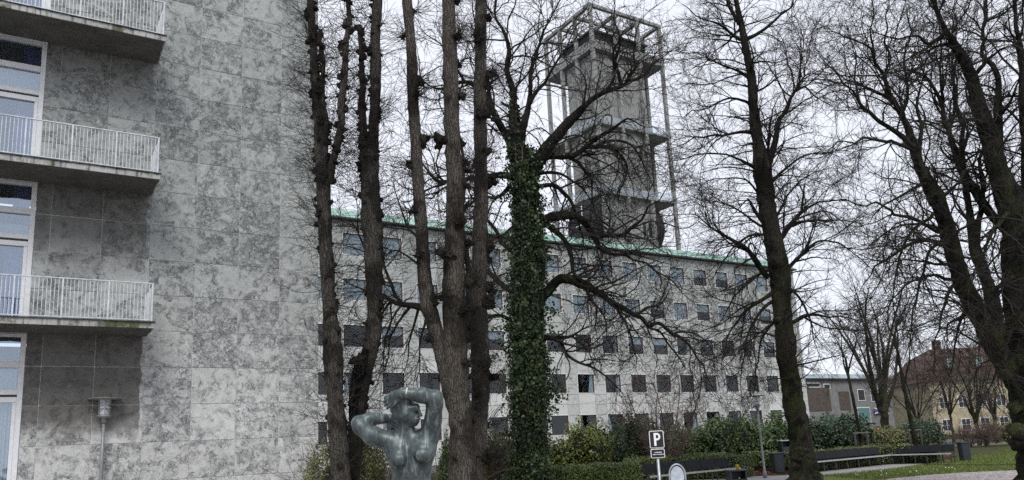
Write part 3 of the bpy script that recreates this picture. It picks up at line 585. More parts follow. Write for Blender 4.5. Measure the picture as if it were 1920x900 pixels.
# yellow house
HD = 96.0; hl = at_t(1752, 790, HD); hr = at_t(1925, 790, HD); hdir = _n((hr - hl) * (1, 1, 0)); hn = np.array((-hdir[1], hdir[0], 0)); hw_ = np.linalg.norm((hr - hl)[:2])
house = tag(empty('yellow_house', (hl[0], hl[1], 0), math.atan2(hdir[1], hdir[0])), 'yellow plastered house with steep red tiled roof behind the right-hand trees', 'house')
ez = at_t(1760, 714, HD)[2]; rz_ = at_t(1830, 641, HD)[2]
MB().box(0, hw_ + 6, 0, 10, 0, ez).build('wall', M['plaster_y'], house)
rf = MB().poly([(-.5, -.5, ez), (hw_ + 6.5, -.5, ez), (hw_ + 6.5, 10.5, ez), (-.5, 10.5, ez), (1.6, 2.2, ez + (rz_ - ez) * .72), (hw_ + 6.5, 2.2, ez + (rz_ - ez) * .72), (hw_ + 6.5, 7.8, ez + (rz_ - ez) * .72), (1.6, 7.8, ez + (rz_ - ez) * .72), (3.4, 5, rz_), (hw_ + 6.5, 5, rz_)],
    [(0, 1, 5, 4), (4, 5, 9, 8), (3, 7, 6, 2), (7, 8, 9, 6), (0, 4, 7, 3), (4, 8, 7), (1, 2, 6, 9, 5), (0, 3, 2, 1)]).build('roof', M['tile_red'], house)
ch = MB().box(4, 4.8, 4.6, 5.4, rz_ - .6, rz_ + 1.1).build('chimney', M['tile_red'], rf)
ks = MB()
tl = MB()
for i in range(22):   # tile courses
    f0 = i / 22; zc = ez + (rz_ - ez) * .72 * f0; yy = -.5 + 2.7 * f0; tl.box(-.45 + 2.1 * f0, hw_ + 6.4, yy - .03, yy + .05, zc, zc + .06)
tag(tl.build('tile_course', M['tile_red'], rf), kind='stuff')
for i in range(3):
    x = 2.6 + i * 3.6; dm = MB().box(x, x + 1.2, .2, 2.2, ez + 1.6, ez + 2.9).build('dormer', M['tile_red'], rf); MB().box(x + .15, x + 1.05, .16, .195, ez + 1.75, ez + 2.75).build('pane', M['zinc'], rf)
for r in range(2):
    for i in range(6):
        x = .9 + i * 2.35; z0 = .9 + r * 2.75
        wn = MB().box(x, x + 1.15, -.05, -.01, z0, z0 + 1.45).build('window', M['frame_paint'], house)
        for a in (0, 1):
            for b in (0, 1): MB().box(x + .08 + a * .53, x + .54 + a * .53, -.08, -.052, z0 + .08 + b * .67, z0 + .70 + b * .67).build('pane', M['roof_dark'], wn)
# ------------------------------------------------------------------ trees
def tubes(P, R, n, caps=False, rough=0.0, twist=None):
    """P (N,S,3), R (N,S) -> vertices, quads"""
    N, S, _ = P.shape; T = np.gradient(P, axis=1); T /= np.linalg.norm(T, axis=2, keepdims=True) + 1e-9
    ref = np.zeros((N, 1, 3)); main = T.mean(axis=1); ax = np.argmin(np.abs(main), axis=1); ref[np.arange(N), 0, ax] = 1
    U = np.cross(T, ref); U /= np.linalg.norm(U, axis=2, keepdims=True) + 1e-9; Vv = np.cross(T, U)
    a = np.arange(n) * 2 * math.pi / n; RR = R[:, :, None] * np.ones(n)
    if rough: RR = RR * (1 + rough * rng.normal(0, 1, RR.shape))
    V = P[:, :, None, :] + RR[..., None] * (np.cos(a)[None, None, :, None] * U[:, :, None, :] + np.sin(a)[None, None, :, None] * Vv[:, :, None, :])
    base = (np.arange(N) * S * n)[:, None, None]; i = (np.arange(S - 1) * n)[None, :, None]; j = np.arange(n)[None, None, :]; j2 = (j + 1) % n
    Q = np.stack([base + i + j, base + i + j2, base + i + n + j2, base + i + n + j], axis=-1)
    return V.reshape(-1, 3), Q.reshape(-1, 4)
def merge(parts):
    V = []; Q = []; b = 0
    for v, q in parts: V.append(v); Q.append(q + b); b += len(v)
    return np.concatenate(V), np.concatenate(Q)
def unit(v): return v / (np.linalg.norm(v, axis=-1, keepdims=True) + 1e-9)
def grow(P0, D, L, R0, S, curl, trop, tip=.45):
    """N branches: start, direction, length, radius; trop (3,) pull per branch; returns points and radii"""
    N = len(P0); P = np.zeros((N, S + 1, 3)); P[:, 0] = P0; d = unit(D); drift = rng.normal(0, curl, (N, 3))
    for s in range(S):
        d = unit(d + rng.normal(0, curl, (N, 3)) + drift * .5 + trop / S); P[:, s + 1] = P[:, s] + d * (L / S)[:, None]
    f = np.linspace(0, 1, S + 1)[None]; R = R0[:, None] * (1 - (1 - tip) * f); return P, R
def spawn(P, R, per, ang, lo=.15, hi=1.0, up=0.0):
    """children on branches P: returns start, dir, parent radius at start, parent fraction"""
    N, S1, _ = P.shape; cnt = np.floor(per + rng.random(N)).astype(int) if np.isscalar(per) else np.floor(per + rng.random(N)).astype(int)
    idx = np.repeat(np.arange(N), cnt); t = lo + (hi - lo) * rng.random(len(idx)); x = t * (S1 - 1); i = np.minimum(x.astype(int), S1 - 2); f = (x - i)[:, None]
    p = P[idx, i] * (1 - f) + P[idx, i + 1] * f; T = unit(P[idx, i + 1] - P[idx, i]); r = R[idx, i] * (1 - f[:, 0]) + R[idx, i + 1] * f[:, 0]
    q = rng.normal(0, 1, (len(idx), 3)); q -= T * (q * T).sum(1, keepdims=True); q = unit(q)
    a = np.radians(ang) * (.65 + .7 * rng.random(len(idx)))[:, None]
    d = unit(T * np.cos(a) + q * np.sin(a) + np.array((0, 0, up))); return p, d, r, t, idx
def parse(s): return [tuple(float(v) for v in p.split(',')) for p in s.split()]
def catmull(A, m):
    A = np.array(A, float); n = len(A); out = []
    for i in range(n - 1):
        p0, p1, p2, p3 = A[max(i-1, 0)], A[i], A[i+1], A[min(i+2, n-1)]
        for t in np.linspace(0, 1, m, endpoint=False): out.append(.5 * ((2*p1) + (-p0+p2)*t + (2*p0-5*p1+4*p2-p3)*t*t + (-p0+3*p1-3*p2+p3)*t**3))
    out.append(A[-1]); return np.array(out)
def limb3d(s, t, d0=0.0, d1=0.0, ground=False, flare=1.35, step=.18):
    """traced limb 'x,y,w ...' at camera depth t -> evenly spaced 3d points and radii; depth slides from d0 to d1 metres"""
    A = parse(s); n = len(A); rows = []
    seg = [0.0]
    for a, b in zip(A[:-1], A[1:]): seg.append(seg[-1] + math.hypot(b[0]-a[0], b[1]-a[1]))
    for k, (x, y, wd) in enumerate(A):
        f = seg[k] / max(seg[-1], 1); tt = t + d0 + (d1 - d0) * f ** 1.3
        p = at_t(x, y, tt); rows.append((*p, wd * tt / F_PX / 2 * (1 if ground or wd > 16 else 1 - .42 * f)))
    if ground:
        b = rows[0]; zf = max(b[2], .05); rows = [(b[0], b[1], -.12, b[3] * flare * 1.12), (b[0], b[1], zf * .22, b[3] * flare * .98), (b[0], b[1], zf * .6, b[3] * 1.08)] + rows
    C = catmull(rows, 8); dl = np.r_[0, np.cumsum(np.linalg.norm(np.diff(C[:, :3], axis=0), axis=1))]; m = max(4, int(dl[-1] / step))
    g_ = np.linspace(0, dl[-1], m); C = np.stack([np.interp(g_, dl, C[:, c]) for c in range(4)], 1)
    if not ground:   # small crooks
        kk = np.arange(0, m + 6, 3); J_ = np.stack([np.interp(np.arange(m), kk, rng.normal(0, 1, len(kk))) for _ in range(3)], 1) * np.clip(.05 - C[:, 3] * .5, .002, .035)[:, None]; J_[0] = 0; C[:, :3] += J_
    return C[:, :3], np.maximum(C[:, 3], .004)
def limb_tube(P, R, n=12, rough=.05, lump=.0):
    f = np.arange(len(R)); rr = R * (1 + lump * np.interp(f, np.arange(0, len(R) + 4, 3), rng.normal(0, 1, len(np.arange(0, len(R) + 4, 3)))))
    Pj = P + rng.normal(0, 1, P.shape) * (R[:, None] * .03)
    v, q = tubes(Pj[None], np.maximum(rr, .003)[None], n, rough=rough)
    # close the far end
    S = len(R); tip = np.array([[(S-1)*n + j for j in range(n)]]); return v, q
def tree_obj(name, label, base, group=None): return tag(empty(name, base), label, 'tree', group)
def put(name, VQ, mat, tree, smooth=True, kind=None):
    V, Q = VQ; o = link(name, fast_mesh(name, V - np.array(tree.location), Q, mat, smooth), tree); 
    if kind: o['kind'] = kind
    return o
def crown(limbs, l1, l2, l3, side=(3, 3), min_r=.0042):
    """limbs: [(P,R)] -> side branches, twigs. l = dict(per_m|per, len, ang, curl, trop, S, up)"""
    out = []
    P0 = []; D0 = []; R0 = []; LL = []
    for P, R in limbs:
        L = np.linalg.norm(np.diff(P, axis=0), axis=1).sum(); p, d, r, t, _ = spawn(P[None], R[None], np.array([max(1, L * l1['per_m'])]), l1['ang'], l1.get('lo', .2), 1.0, l1.get('up', 0))
        P0.append(p); D0.append(d); R0.append(r); LL.append(np.full(len(p), L) * (1 - .45 * t))
        P0.append(P[-1:]); D0.append(unit(P[-1:] - P[-2:-1])); R0.append(R[-1:] * 1.6); LL.append(np.array([L]))
    P0 = np.concatenate(P0); D0 = np.concatenate(D0); R0 = np.concatenate(R0); LL = np.concatenate(LL); N = len(P0)
    L1 = np.minimum(l1['len'] * (.45 + .9 * rng.random(N)), np.maximum(LL, .5)); r1 = np.clip(R0 * .55, .007, .010 + L1 * .011)
    A, RA = grow(P0, D0, L1, r1, l1.get('S', 7), l1['curl'], np.array(l1['trop']), .35); out.append(tubes(A, RA, 4))
    p, d, r, t, idx = spawn(A, RA, l2['per'] * np.clip(L1 / l1['len'], .4, 1.4), l2['ang'], .12, 1.0, l2.get('up', 0)); N = len(p)
    L2 = l2['len'] * (.4 + .9 * rng.random(N)) * (1.15 - .5 * t); r2 = np.clip(r * .7, min_r * 1.25, .009)
    B, RB = grow(p, d, L2, r2, l2.get('S', 5), l2['curl'], np.array(l2['trop']), .6); out.append(tubes(B, np.maximum(RB, min_r), side[0]))
    if l3:
        p, d, r, t, idx = spawn(B, RB, l3['per'], l3['ang'], .15, 1.0, l3.get('up', 0)); N = len(p)
        L3 = l3['len'] * (.4 + .9 * rng.random(N)); C, RC = grow(p, d, L3, np.full(N, min_r * .95), l3.get('S', 4), l3['curl'], np.array(l3['trop']), .6); out.append(tubes(C, np.maximum(RC, min_r * .6), side[1]))
    return merge(out)
# burls shared by the pollarded trees
burl_me = []
for k in range(7):
    bm = bmesh.new(); bmesh.ops.create_icosphere(bm, subdivisions=2, radius=1)
    for v in bm.verts:
        nrm = v.co.normalized(); v.co *= 1 + random.choice((-.4, -.25, -.1, .1, .25, .55)) * random.uniform(.5, 1); v.co.z *= .8
    me = bpy.data.meshes.new('burl'); bm.to_mesh(me); bm.free(); me.materials.append(M['burl']); burl_me.append(me)
soft_burl = []
for k in range(4):   # swollen, rounded burls for the old limes
    bm = bmesh.new(); bmesh.ops.create_icosphere(bm, subdivisions=3, radius=1); ph = [random.uniform(0, 6) for _ in range(4)]
    for v in bm.verts: x, y, z = v.co; v.co *= 1 + .14 * math.sin(4 * x + ph[0]) * math.sin(4 * y + ph[1]) + .12 * math.sin(5 * z + ph[2]) + random.uniform(-.03, .03)
    for f in bm.faces: f.smooth = True
    me = bpy.data.meshes.new('burl'); bm.to_mesh(me); bm.free(); me.materials.append(M['bark_g']); soft_burl.append(me)
def knobs(stems, tree, every, size, sprouts, slen, sides=True, big_right=False, twig_mat='twig', trunk=None):
    """burls with tufts of water shoots along pollarded stems"""
    sp = []; side_v = np.array(ROT[:, 0]); side_v[2] = 0; side_v = _n(side_v); back = np.cross((0, 0, 1), side_v)
    starts = []; dirs = []
    for P, R, z0 in stems:
        dl = np.r_[0, np.cumsum(np.linalg.norm(np.diff(P, axis=0), axis=1))]; x = random.uniform(0, every)
        while x < dl[-1]:
            p = np.array([np.interp(x, dl, P[:, c]) for c in range(3)]); r = np.interp(x, dl, R); x += every * random.uniform(.45, 1.5)
            if p[2] < z0: continue
            th = random.choice((0, math.pi)) + random.gauss(0, .6) if random.random() < .75 else random.uniform(0, 6.28)
            if big_right and random.random() < .6: th = random.gauss(0, .5)
            d = side_v * math.cos(th) + back * math.sin(th); sz = size * random.uniform(.55, 1.35)
            for q in range(3 if big_right else 1):
                o = link('burl', random.choice(burl_me), tree); s2 = sz * (1 - .15 * q); jt = rng.normal(0, sz * .38, 3) * (q > 0)
                o.location = Vector(p + d * (r * .85 + sz * (.15 + .42 * q)) + jt) - Vector(tree.location)
                o.scale = (s2 * random.uniform(.6, 1.0), s2 * random.uniform(.6, 1.0), s2 * random.uniform(.7, 1.15)); o.rotation_euler = (random.uniform(-.5, .5), random.uniform(-.5, .5), random.uniform(0, 6.28))
            k = int(sprouts * random.uniform(.5, 1.5)); c = p + d * (r * .8 + sz * .5)
            for _ in range(k): starts.append(c + rng.normal(0, sz * .35, 3)); dirs.append(d * random.uniform(.5, 1.4) + rng.normal(0, .55, 3) + np.array((0, 0, random.uniform(-.1, .5))))
    N = len(starts); P0 = np.array(starts); D0 = np.array(dirs)
    A, RA = grow(P0, D0, slen * (.4 + .9 * rng.random(N)), np.full(N, .0042), 5, .16, np.array((0, 0, .30)), .6)
    p, d, r, t, _ = spawn(A, RA, 1.4, 38, .2, .9, .1); B, RB = grow(p, d, slen * .45 * (.4 + rng.random(len(p))), np.full(len(p), .003), 3, .14, np.array((0, 0, .2)), .8)
    return merge([tubes(A, RA, 3), tubes(B, RB, 3)])
# --- pollarded limes on the left (A: forked stem by the wall corner, B: twin-topped stem)
def pollard(name, label, t, stems, mat, every, size, sprouts, slen, z0=1.2, big=False, extra=None, lump=.05, n=14, tm='twig', grp='pollarded limes beside the near wing'):
    built = []; parts = []
    for i, (s, d0, d1) in enumerate(stems):
        P, R = limb3d(s, t, d0, d1, ground=(i == 0), step=.11); built.append((P, R)); parts.append(limb_tube(P, R, n, .045, lump))
    base = built[0][0][0]; tr = tree_obj(name, label, (base[0], base[1], 0), grp)
    put('trunk', merge(parts), M[mat], tr); sp = knobs([(P, R, z0) for P, R in built], tr, every, size, sprouts, slen, big_right=big)
    put('water_shoots', sp, M[tm], tr, False, 'stuff'); return tr, built
A, bA = pollard('pollarded_lime_tree', 'knobbly pollarded lime with forked stems against the corner of the marble wing', 13.4, [
    ("640,905,40 634,820,35 629,745,30 626,690,36 623,645,35 618,580,26 613,500,26 609,420,27 606,345,28 602,300,23 597,230,20 592,150,18 587,90,15 582,0,13 579,-80,11", 0, .3),
    ("610,345,15 611,300,13 609,230,13 606,170,12 603,110,12 601,50,12", .12, .2),
    ("617,345,15 625,302,15 633,255,16 641,205,16 646,150,16 645,110,15 650,60,14 652,10,14 655,-80,12", -.1, -.6)], 'bark_pollard', .085, .062, 7, .62)
B, bB = pollard('pollarded_lime_tree', 'dark pollarded lime with two parallel tops and a black burl low on its stem', 13.9, [
    ("660,905,32 663,860,30 669,800,30 674,735,34 688,680,30 699,633,27 702,567,28 701,500,33 698,433,36 695,367,35 692,305,34 690,280,30", 0, 0),
    ("684,310,18 682,260,17 681,200,16 678,130,15 675,80,14 675,45,14", .05, .25),
    ("698,310,22 700,250,21 703,190,21 705,120,20 703,70,19 707,10,19 709,-80,17", -.05, .1)], 'bark_pollard', .085, .062, 7, .62)
# black decayed stub on B
st, sr = limb3d("662,790,18 664,745,20 670,712,26 676,682,28 684,652,15", 13.75); put('decayed_limb', merge([limb_tube(st, sr, 12, .07, .05)]), M['charred'], B)
o = link('burl', burl_me[2], B); o.location = Vector(at_t(673, 676, 13.66)) - Vector(B.location); o.scale = (.16, .16, .14); o.material_slots
# --- big fissured lime (D) with its leaning stem (C), and its neighbour (E)
D, bD = pollard('fissured_lime_tree', 'stout lime with fissured grey bark and a leaning second stem right behind the statue', 14.2, [
    ("868,905,56 866,840,48 864,790,44 858,733,45 855,667,44 852,600,44 851,560,45 851,500,40 852,433,35 853,367,33 851,300,31 847,240,29 846,183,28 843,83,26 840,0,24 837,-80,22", 0, .2),
    ("848,770,18 840,735,20 829,677,23 819,633,26 810,595,28 803,570,29 796,517,26 792,450,24 787,383,23 782,317,22 780,270,22 775,200,21 772,117,20 767,50,18 763,0,18 759,-80,16", .05, -.5),
    ("872,640,14 876,560,13 873,450,12 869,340,11 866,255,8", .35, .5)], 'bark_linden', .55, .105, 34, .5, 1.0, True, lump=.03, n=18)
E_, bE = pollard('fissured_lime_tree', 'slimmer dark lime just right of the stout fissured lime', 15.3, [
    ("893,905,32 896,850,30 898,800,30 902,733,33 900,667,36 898,600,35 896,560,33 899,467,27 902,383,26 902,300,25 900,240,24 900,167,23 901,83,22 902,0,21 904,-80,20", 0, .2)], 'bark_linden', .50, .12, 36, .55, 1.0, True, lump=.03, n=16)
# limb of the leaning stem reaching left, with hanging shoots
limbsC = [("802,580,15 789,575,14 760,572,12 733,561,10 719,550,8 700,543,6 680,537,5 655,533,3.5 632,522,2.5", 0, 1.5), ("755,570,8 742,552,7.5 733,537,7 723,508,6 712,470,4 700,440,3", .2, .6),
          ("700,545,5 685,470,5 672,435,5 655,415,4 628,405,3", .9, 1.5), ("672,435,3.5 669,420,3.5 671,395,2.5 664,370,2", 1.2, 1.6), ("770,572,7 752,600,5 735,640,4 722,690,3", .3, 1.0), ("738,563,6 715,590,5 690,630,4 672,690,2.5", .7, 1.5),
          ("785,575,6 775,610,5 768,660,3.5 755,700,2.5", .1, .9), ("800,590,6 790,630,4 783,690,3 770,720,2", .3, .9), ("795,500,6 770,480,5 740,470,4 715,480,2.5", .2, 1.4), ("790,450,6 765,420,5 745,380,3.5 735,340,2.5", .2, 1.4)]
LC = [limb3d(s, 14.3, a, b, step=.12) for s, a, b in limbsC]
put('limb', merge([limb_tube(P, R, 8, .05, .03) for P, R in LC]), M['bark_dark'], D)
put('crown', crown(LC, dict(per_m=5.0, len=1.1, ang=42, curl=.12, trop=(0, 0, -.25), lo=.15), dict(per=6, len=.5, ang=38, curl=.13, trop=(0, 0, -.15)), dict(per=3, len=.28, ang=35, curl=.12, trop=(0, 0, 0)), min_r=.0034), M['twig'], D, False)

# --- generic traced tree
def traced(name, label, t, trunk, limbs, mat, c1, c2, c3, spread=.3, min_r=.0045, n=16, step=.16, limb_mat=None, sprout=None, tm='twig', lump=.04, flare=1.35, grp=None):
    P, R = limb3d(trunk, t, 0, 0, ground=True, flare=flare, step=step); tr = tree_obj(name, label, (P[0][0], P[0][1], 0), grp)
    put('trunk', merge([limb_tube(P, R, n, .05, lump)]), M[mat], tr); L = []
    for k, l in enumerate(limbs):
        s, d0, d1 = l if isinstance(l, tuple) else (l, None, None)
        if d1 is None:
            A_ = parse(s); ln = math.hypot(A_[-1][0]-A_[0][0], A_[-1][1]-A_[0][1]) * t / F_PX; d0 = 0; d1 = rng.uniform(-1, 1) * spread * ln
        L.append(limb3d(s, t, d0, d1, step=step * .7))
    put('limb', merge([limb_tube(P_, R_, 9, .05, .04) for P_, R_ in L]), M[limb_mat or mat], tr)
    parts = [crown(L, c1, c2, c3, min_r=min_r)]
    if sprout: parts.append(crown([(P, R)], *sprout, min_r=min_r))
    put('crown', merge(parts), M[tm], tr, False); return tr, L, (P, R)
# F: ivy tree
F_t = 22.0
ivy_tree, LF, trF = traced('ivy_clad_tree', 'gnarled tree with trunk wrapped in dark green ivy in front of the tower', F_t,
    "994,905,56 992,800,54 990,700,54 989,600,52 990,500,50 987,400,44 981,340,40 976,300,36 972,275,32", [
    "972,300,30 967,272,28 964,233,23 962,175,15 951,132,13 954,93,12 945,58,9 931,35,7 926,0,6 915,-60,4",
    "974,270,20 978,245,18 989,210,14 995,175,11 997,136,9 1005,100,8 1026,50,5 1043,16,4 1060,-30,3",
    "965,300,18 954,264,16 934,229,14 920,194,10 915,163,8 903,120,6 893,60,5 885,0,3", "993,194,9 1024,148,7 1055,105,5 1082,50,3",
    "990,345,30 1005,310,27 1024,280,24 1055,241,20 1082,214,17 1109,187,15 1137,171,13 1168,159,10 1180,140,8", "1165,160,8 1153,125,7 1160,80,5 1152,35,4 1146,0,3", "1178,150,7 1203,144,6 1230,117,4 1253,100,3", "1137,171,8 1149,148,6 1147,100,5 1168,60,3.5", "1175,155,6 1190,120,5 1188,80,4 1200,40,3",
    "1008,300,18 1030,291,17 1060,293,15 1082,288,13 1105,268,12 1137,249,10 1160,233,8 1180,225,5 1205,235,3", "1098,274,10 1133,274,9 1160,288,8 1175,311,6 1169,345,4 1160,375,3", "1060,292,8 1085,310,7 1105,335,6 1110,370,4 1118,400,3", "1120,272,7 1150,262,6 1180,268,5 1205,300,4 1215,345,3",
    "1000,358,11 1012,349,10 1038,347,9 1062,368,8 1076,397,7 1092,440,5 1090,480,3", "1005,330,8 1030,322,7 1060,330,6 1090,352,5 1110,385,3",
    "1010,425,18 1025,412,17 1045,405,17 1081,406,16 1105,430,13 1125,465,11 1150,476,8 1180,484,6 1215,497,5 1253,521,4 1280,550,2.5", "1119,442,9 1162,440,8 1195,418,7 1224,387,5 1253,358,3", "1015,415,13 1033,428,12 1057,449,11 1069,478,11 1076,512,10 1098,526,8 1120,545,6",
    "1015,560,20 1028,545,18 1047,524,18 1071,524,18 1095,536,16 1124,550,14 1148,567,12 1191,590,10 1215,612,9 1234,605,9 1262,626,8 1291,645,7 1305,665,6 1320,698,4 1339,732,3", "1191,590,6 1215,578,5 1243,562,4 1256,545,2.5", "1215,612,5 1243,628,4.5 1262,655,4 1285,690,3", "1148,567,6 1170,600,5 1185,640,4 1190,680,3", "1095,536,6 1108,560,5 1130,590,4 1140,625,3", "1262,626,5 1290,622,4 1320,640,3 1345,680,2",
    "1010,638,14 1025,633,12 1047,638,10 1062,660,7 1085,679,6 1119,693,5 1148,712,4 1167,736,3", "1040,634,8 1071,629,6 1095,617,4 1125,612,3 1160,600,2",
    "960,545,15 938,532,12 915,508,10 895,498,8 870,480,5 850,440,3", "958,470,11 940,455,9 920,420,8 905,400,6 890,350,4",
    "940,240,12 915,195,10 905,168,9 873,153,9 830,167,7 795,150,4 785,110,3", "975,335,14 945,328,14 920,330,13 880,335,11 835,343,9 813,330,8 793,305,5 780,260,3", "955,350,9 930,370,8 900,372,6 860,395,5 820,400,3", "870,154,6 850,110,5 820,80,4 790,60,2.5", "960,430,8 940,440,7 905,450,6 870,460,4 830,470,3", "835,343,6 800,355,4 760,350,3 735,330,2", "958,600,9 935,590,7 905,600,6 870,620,4"],
    'bark_dark', dict(per_m=5.5, len=1.7, ang=50, curl=.22, trop=(0, 0, .0), lo=.10, S=9), dict(per=7.4, len=.85, ang=46, curl=.26, trop=(0, 0, .04), S=6), dict(per=3.2, len=.40, ang=42, curl=.24, trop=(0, 0, .15)), .32, .0046)
# ivy leaves round trunk and limb bases
def leaf_cloud(C, Nrm, size, fold=.25, aspect=.8, jitter=.7):
    """one bent two-triangle leaf per point"""
    N = len(C); nr = unit(Nrm + rng.normal(0, jitter, (N, 3))); q = rng.normal(0, 1, (N, 3)); u = unit(np.cross(nr, q)); v = np.cross(nr, u); s = (size * (.6 + .8 * rng.random(N)))[:, None]
    a = C - u * s * .5; b = C + u * s * .5; c1 = C + v * s * aspect * .5 - nr * s * fold; c2 = C - v * s * aspect * .5 - nr * s * fold
    V = np.stack([a, c2, b, c1], 1).reshape(-1, 3); i = np.arange(N) * 4; return V, np.stack([i, i+1, i+2, i+3], 1)
def leaf_obj(name, C, Nn, size, mat, tree, **kw): return put(name, leaf_cloud(C, Nn, size, **kw), M[mat], tree, False, 'stuff')
def around(P, R, N, thick, zmax=99, taper=0):
    dl = np.r_[0, np.cumsum(np.linalg.norm(np.diff(P, axis=0), axis=1))]; x = rng.random(N) * dl[-1]; p = np.stack([np.interp(x, dl, P[:, c]) for c in range(3)], 1); r = np.interp(x, dl, R); a = rng.random(N) * 2 * math.pi
    d = np.stack([np.cos(a), np.sin(a), rng.normal(0, .15, N)], 1); lump = 1 + .65 * np.sin(p[:, 2] * 3.1 + 2 * np.cos(a * 2)) * np.sin(a * 3 + p[:, 2] * 1.7)
    c = p + d * (r + thick * lump * (.25 + .95 * rng.random(N)) * (1 - taper * x / dl[-1]))[:, None]; k = c[:, 2] < zmax; return c[k], d[k]
cI, nI = around(trF[0], trF[1], 26000, .165, 99, .45)
th_ = np.arctan2(nI[:, 1], nI[:, 0]); gap = np.sin(cI[:, 2] * 1.3 + 2.1 * np.sin(th_ * 2 + 1)) + .7 * np.sin(cI[:, 2] * 3.7 + th_ * 3) + .5 * np.sin(cI[:, 2] * 6.1 - th_ * 5)
keep = (gap > -1.05 - .9 * rng.random(len(gap))) & (rng.random(len(gap)) < np.clip(1.1 - np.maximum(cI[:, 2] - 6.8, 0) * .26, .12, 1)); cI, nI = cI[keep], nI[keep]
parts = [leaf_cloud(cI, nI + np.array((0, 0, -.25)), .066, .15, .9, .8)]
# loose sprigs hanging out of the mat
c_, n_ = around(trF[0], trF[1], 300, .26, 99, .5); A_, RA_ = grow(c_, n_ + np.array((0, 0, -.4)), .2 + .5 * rng.random(len(c_)), np.full(len(c_), .004), 5, .25, np.array((0, 0, -.5)), .6)
sc_ = A_.reshape(-1, 3); parts.append(leaf_cloud(np.repeat(sc_, 3, 0) + rng.normal(0, .05, (len(sc_) * 3, 3)), np.repeat(np.repeat(n_, A_.shape[1], 0), 3, 0), .08, .15, .9, .8))
vn = []
for k in range(9):
    th = rng.uniform(0, 6.28); nP = len(trF[0]); a_ = th + np.cumsum(rng.normal(0, .09, nP)); vn.append((trF[0] + np.stack([np.cos(a_), np.sin(a_), np.zeros(nP)], 1) * (trF[1] * 1.08 + .02)[:, None]))
put('ivy_stems', merge([tubes(v_[None], np.full((1, len(v_)), .018), 6) for v_ in vn]), M['twig_brown'], ivy_tree)
for k in (0, 4, 9):
    c_, n_ = around(LF[k][0][:int(len(LF[k][0]) * .35)], LF[k][1][:int(len(LF[k][1]) * .35)], 320, .08, 99, .9); parts.append(leaf_cloud(c_, n_, .08, .15, .9, .5))
put('ivy', merge(parts), M['ivy'], ivy_tree, False, 'stuff')
# G: single upright lime on the lawn edge
G_t = 26.3
lime_G, LG, trG = traced('upright_lime_tree', 'tall dark lime with mossy base standing on the lawn beside the path', G_t,
    "1509,897,60 1508,880,54 1504,850,47 1500,815,43 1496,790,40 1491,770,38 1485,730,35 1478,691,36 1473,647,37 1467,584,33 1464,531,38 1458,487,39 1447,433,33 1438,389,33 1433,344,34 1427,300,29 1421,265,21 1416,231,20 1412,191,18 1409,147,16 1403,114,14 1396,77,13 1388,37,11 1381,7,9 1372,-50,7", [
    "1386,45,9 1379,35,8 1366,7,8 1352,-50,6", "1430,330,17 1443,300,16 1453,268,13 1460,227,13 1469,213,10 1482,187,9 1493,169,8 1503,150,5 1511,136,4 1519,92,2.5", "1493,169,5 1507,165,4 1530,180,3 1560,200,2", "1437,310,7 1440,286,6 1442,238,6 1449,216,4 1452,190,3", "1486,180,5 1495,150,4 1500,110,3 1506,70,2",
    "1399,74,8 1423,59,7 1449,42,6 1475,22,5 1489,0,4 1502,-50,3", "1391,75,6 1365,59,5 1343,44,4 1306,29,3 1280,10,2", "1404,147,7 1383,132,5.5 1354,123,4.5 1321,103,3 1277,99,2", "1407,198,7 1387,187,5 1357,187,4 1321,205,3 1266,220,2", "1411,249,9 1387,249,6 1343,253,5 1295,264,3.5 1258,279,2.5", "1418,313,7 1379,297,5 1335,288,4 1313,288,3.5 1262,302,2.5", "1400,120,5 1425,112,4 1450,118,3 1475,110,2", "1412,175,5 1440,160,4 1465,140,3 1490,135,2", "1390,50,5 1360,80,4 1330,110,2.5",
    "1440,520,13 1433,513,12 1409,478,11 1391,460,9 1355,440,7 1338,431,5 1302,407,3.5 1275,402,2.5", "1434,420,9 1424,407,8 1411,389,7 1402,375,5 1385,395,3", "1430,425,5 1418,418,4.5 1382,393,4 1355,380,3 1298,373,2", "1455,545,10 1449,549,9 1409,575,7 1382,607,5 1364,633,4 1353,691,3", "1458,560,8 1430,580,6 1405,620,5 1392,670,4 1388,720,2.5", "1462,590,7 1440,615,6 1422,660,4 1415,720,3", "1450,500,6 1415,520,5 1375,560,4 1345,610,2.5", "1446,440,6 1410,440,5 1370,470,3.5 1340,520,2",
    "1460,450,11 1467,444,10 1482,420,10 1502,398,8 1529,382,5 1573,375,3.5 1610,385,2", "1485,423,7 1500,418,6 1533,413,4.5", "1475,505,8 1487,495,7 1507,473,7 1533,453,5 1569,453,4 1609,482,3 1635,504,2", "1480,605,10 1490,602,9 1507,593,8 1533,589,6 1569,591,4 1604,600,3", "1500,400,5 1505,375,5 1508,350,4", "1478,540,7 1500,560,5 1520,600,4 1530,650,2.5", "1445,420,6 1470,380,5 1500,340,4 1540,320,2.5", "1437,350,6 1470,320,5 1510,290,4 1560,285,2.5", "1440,380,5 1400,340,4 1360,330,3 1310,345,2"],
    'bark_g', dict(per_m=4.6, len=1.9, ang=42, curl=.13, trop=(0, 0, -.12), lo=.08, S=9), dict(per=9.2, len=.88, ang=38, curl=.17, trop=(0, 0, -.05), S=6), dict(per=3.8, len=.45, ang=38, curl=.17, trop=(0, 0, .05)), .35, .0046,
    sprout=(dict(per_m=7.0, len=1.6, ang=58, curl=.09, trop=(0, 0, -.35), lo=.18, hi=.8), dict(per=7, len=.7, ang=36, curl=.09, trop=(0, 0, -.2)), dict(per=2.5, len=.38, ang=34, curl=.1, trop=(0, 0, 0))), limb_mat='bark_dark', flare=1.15)
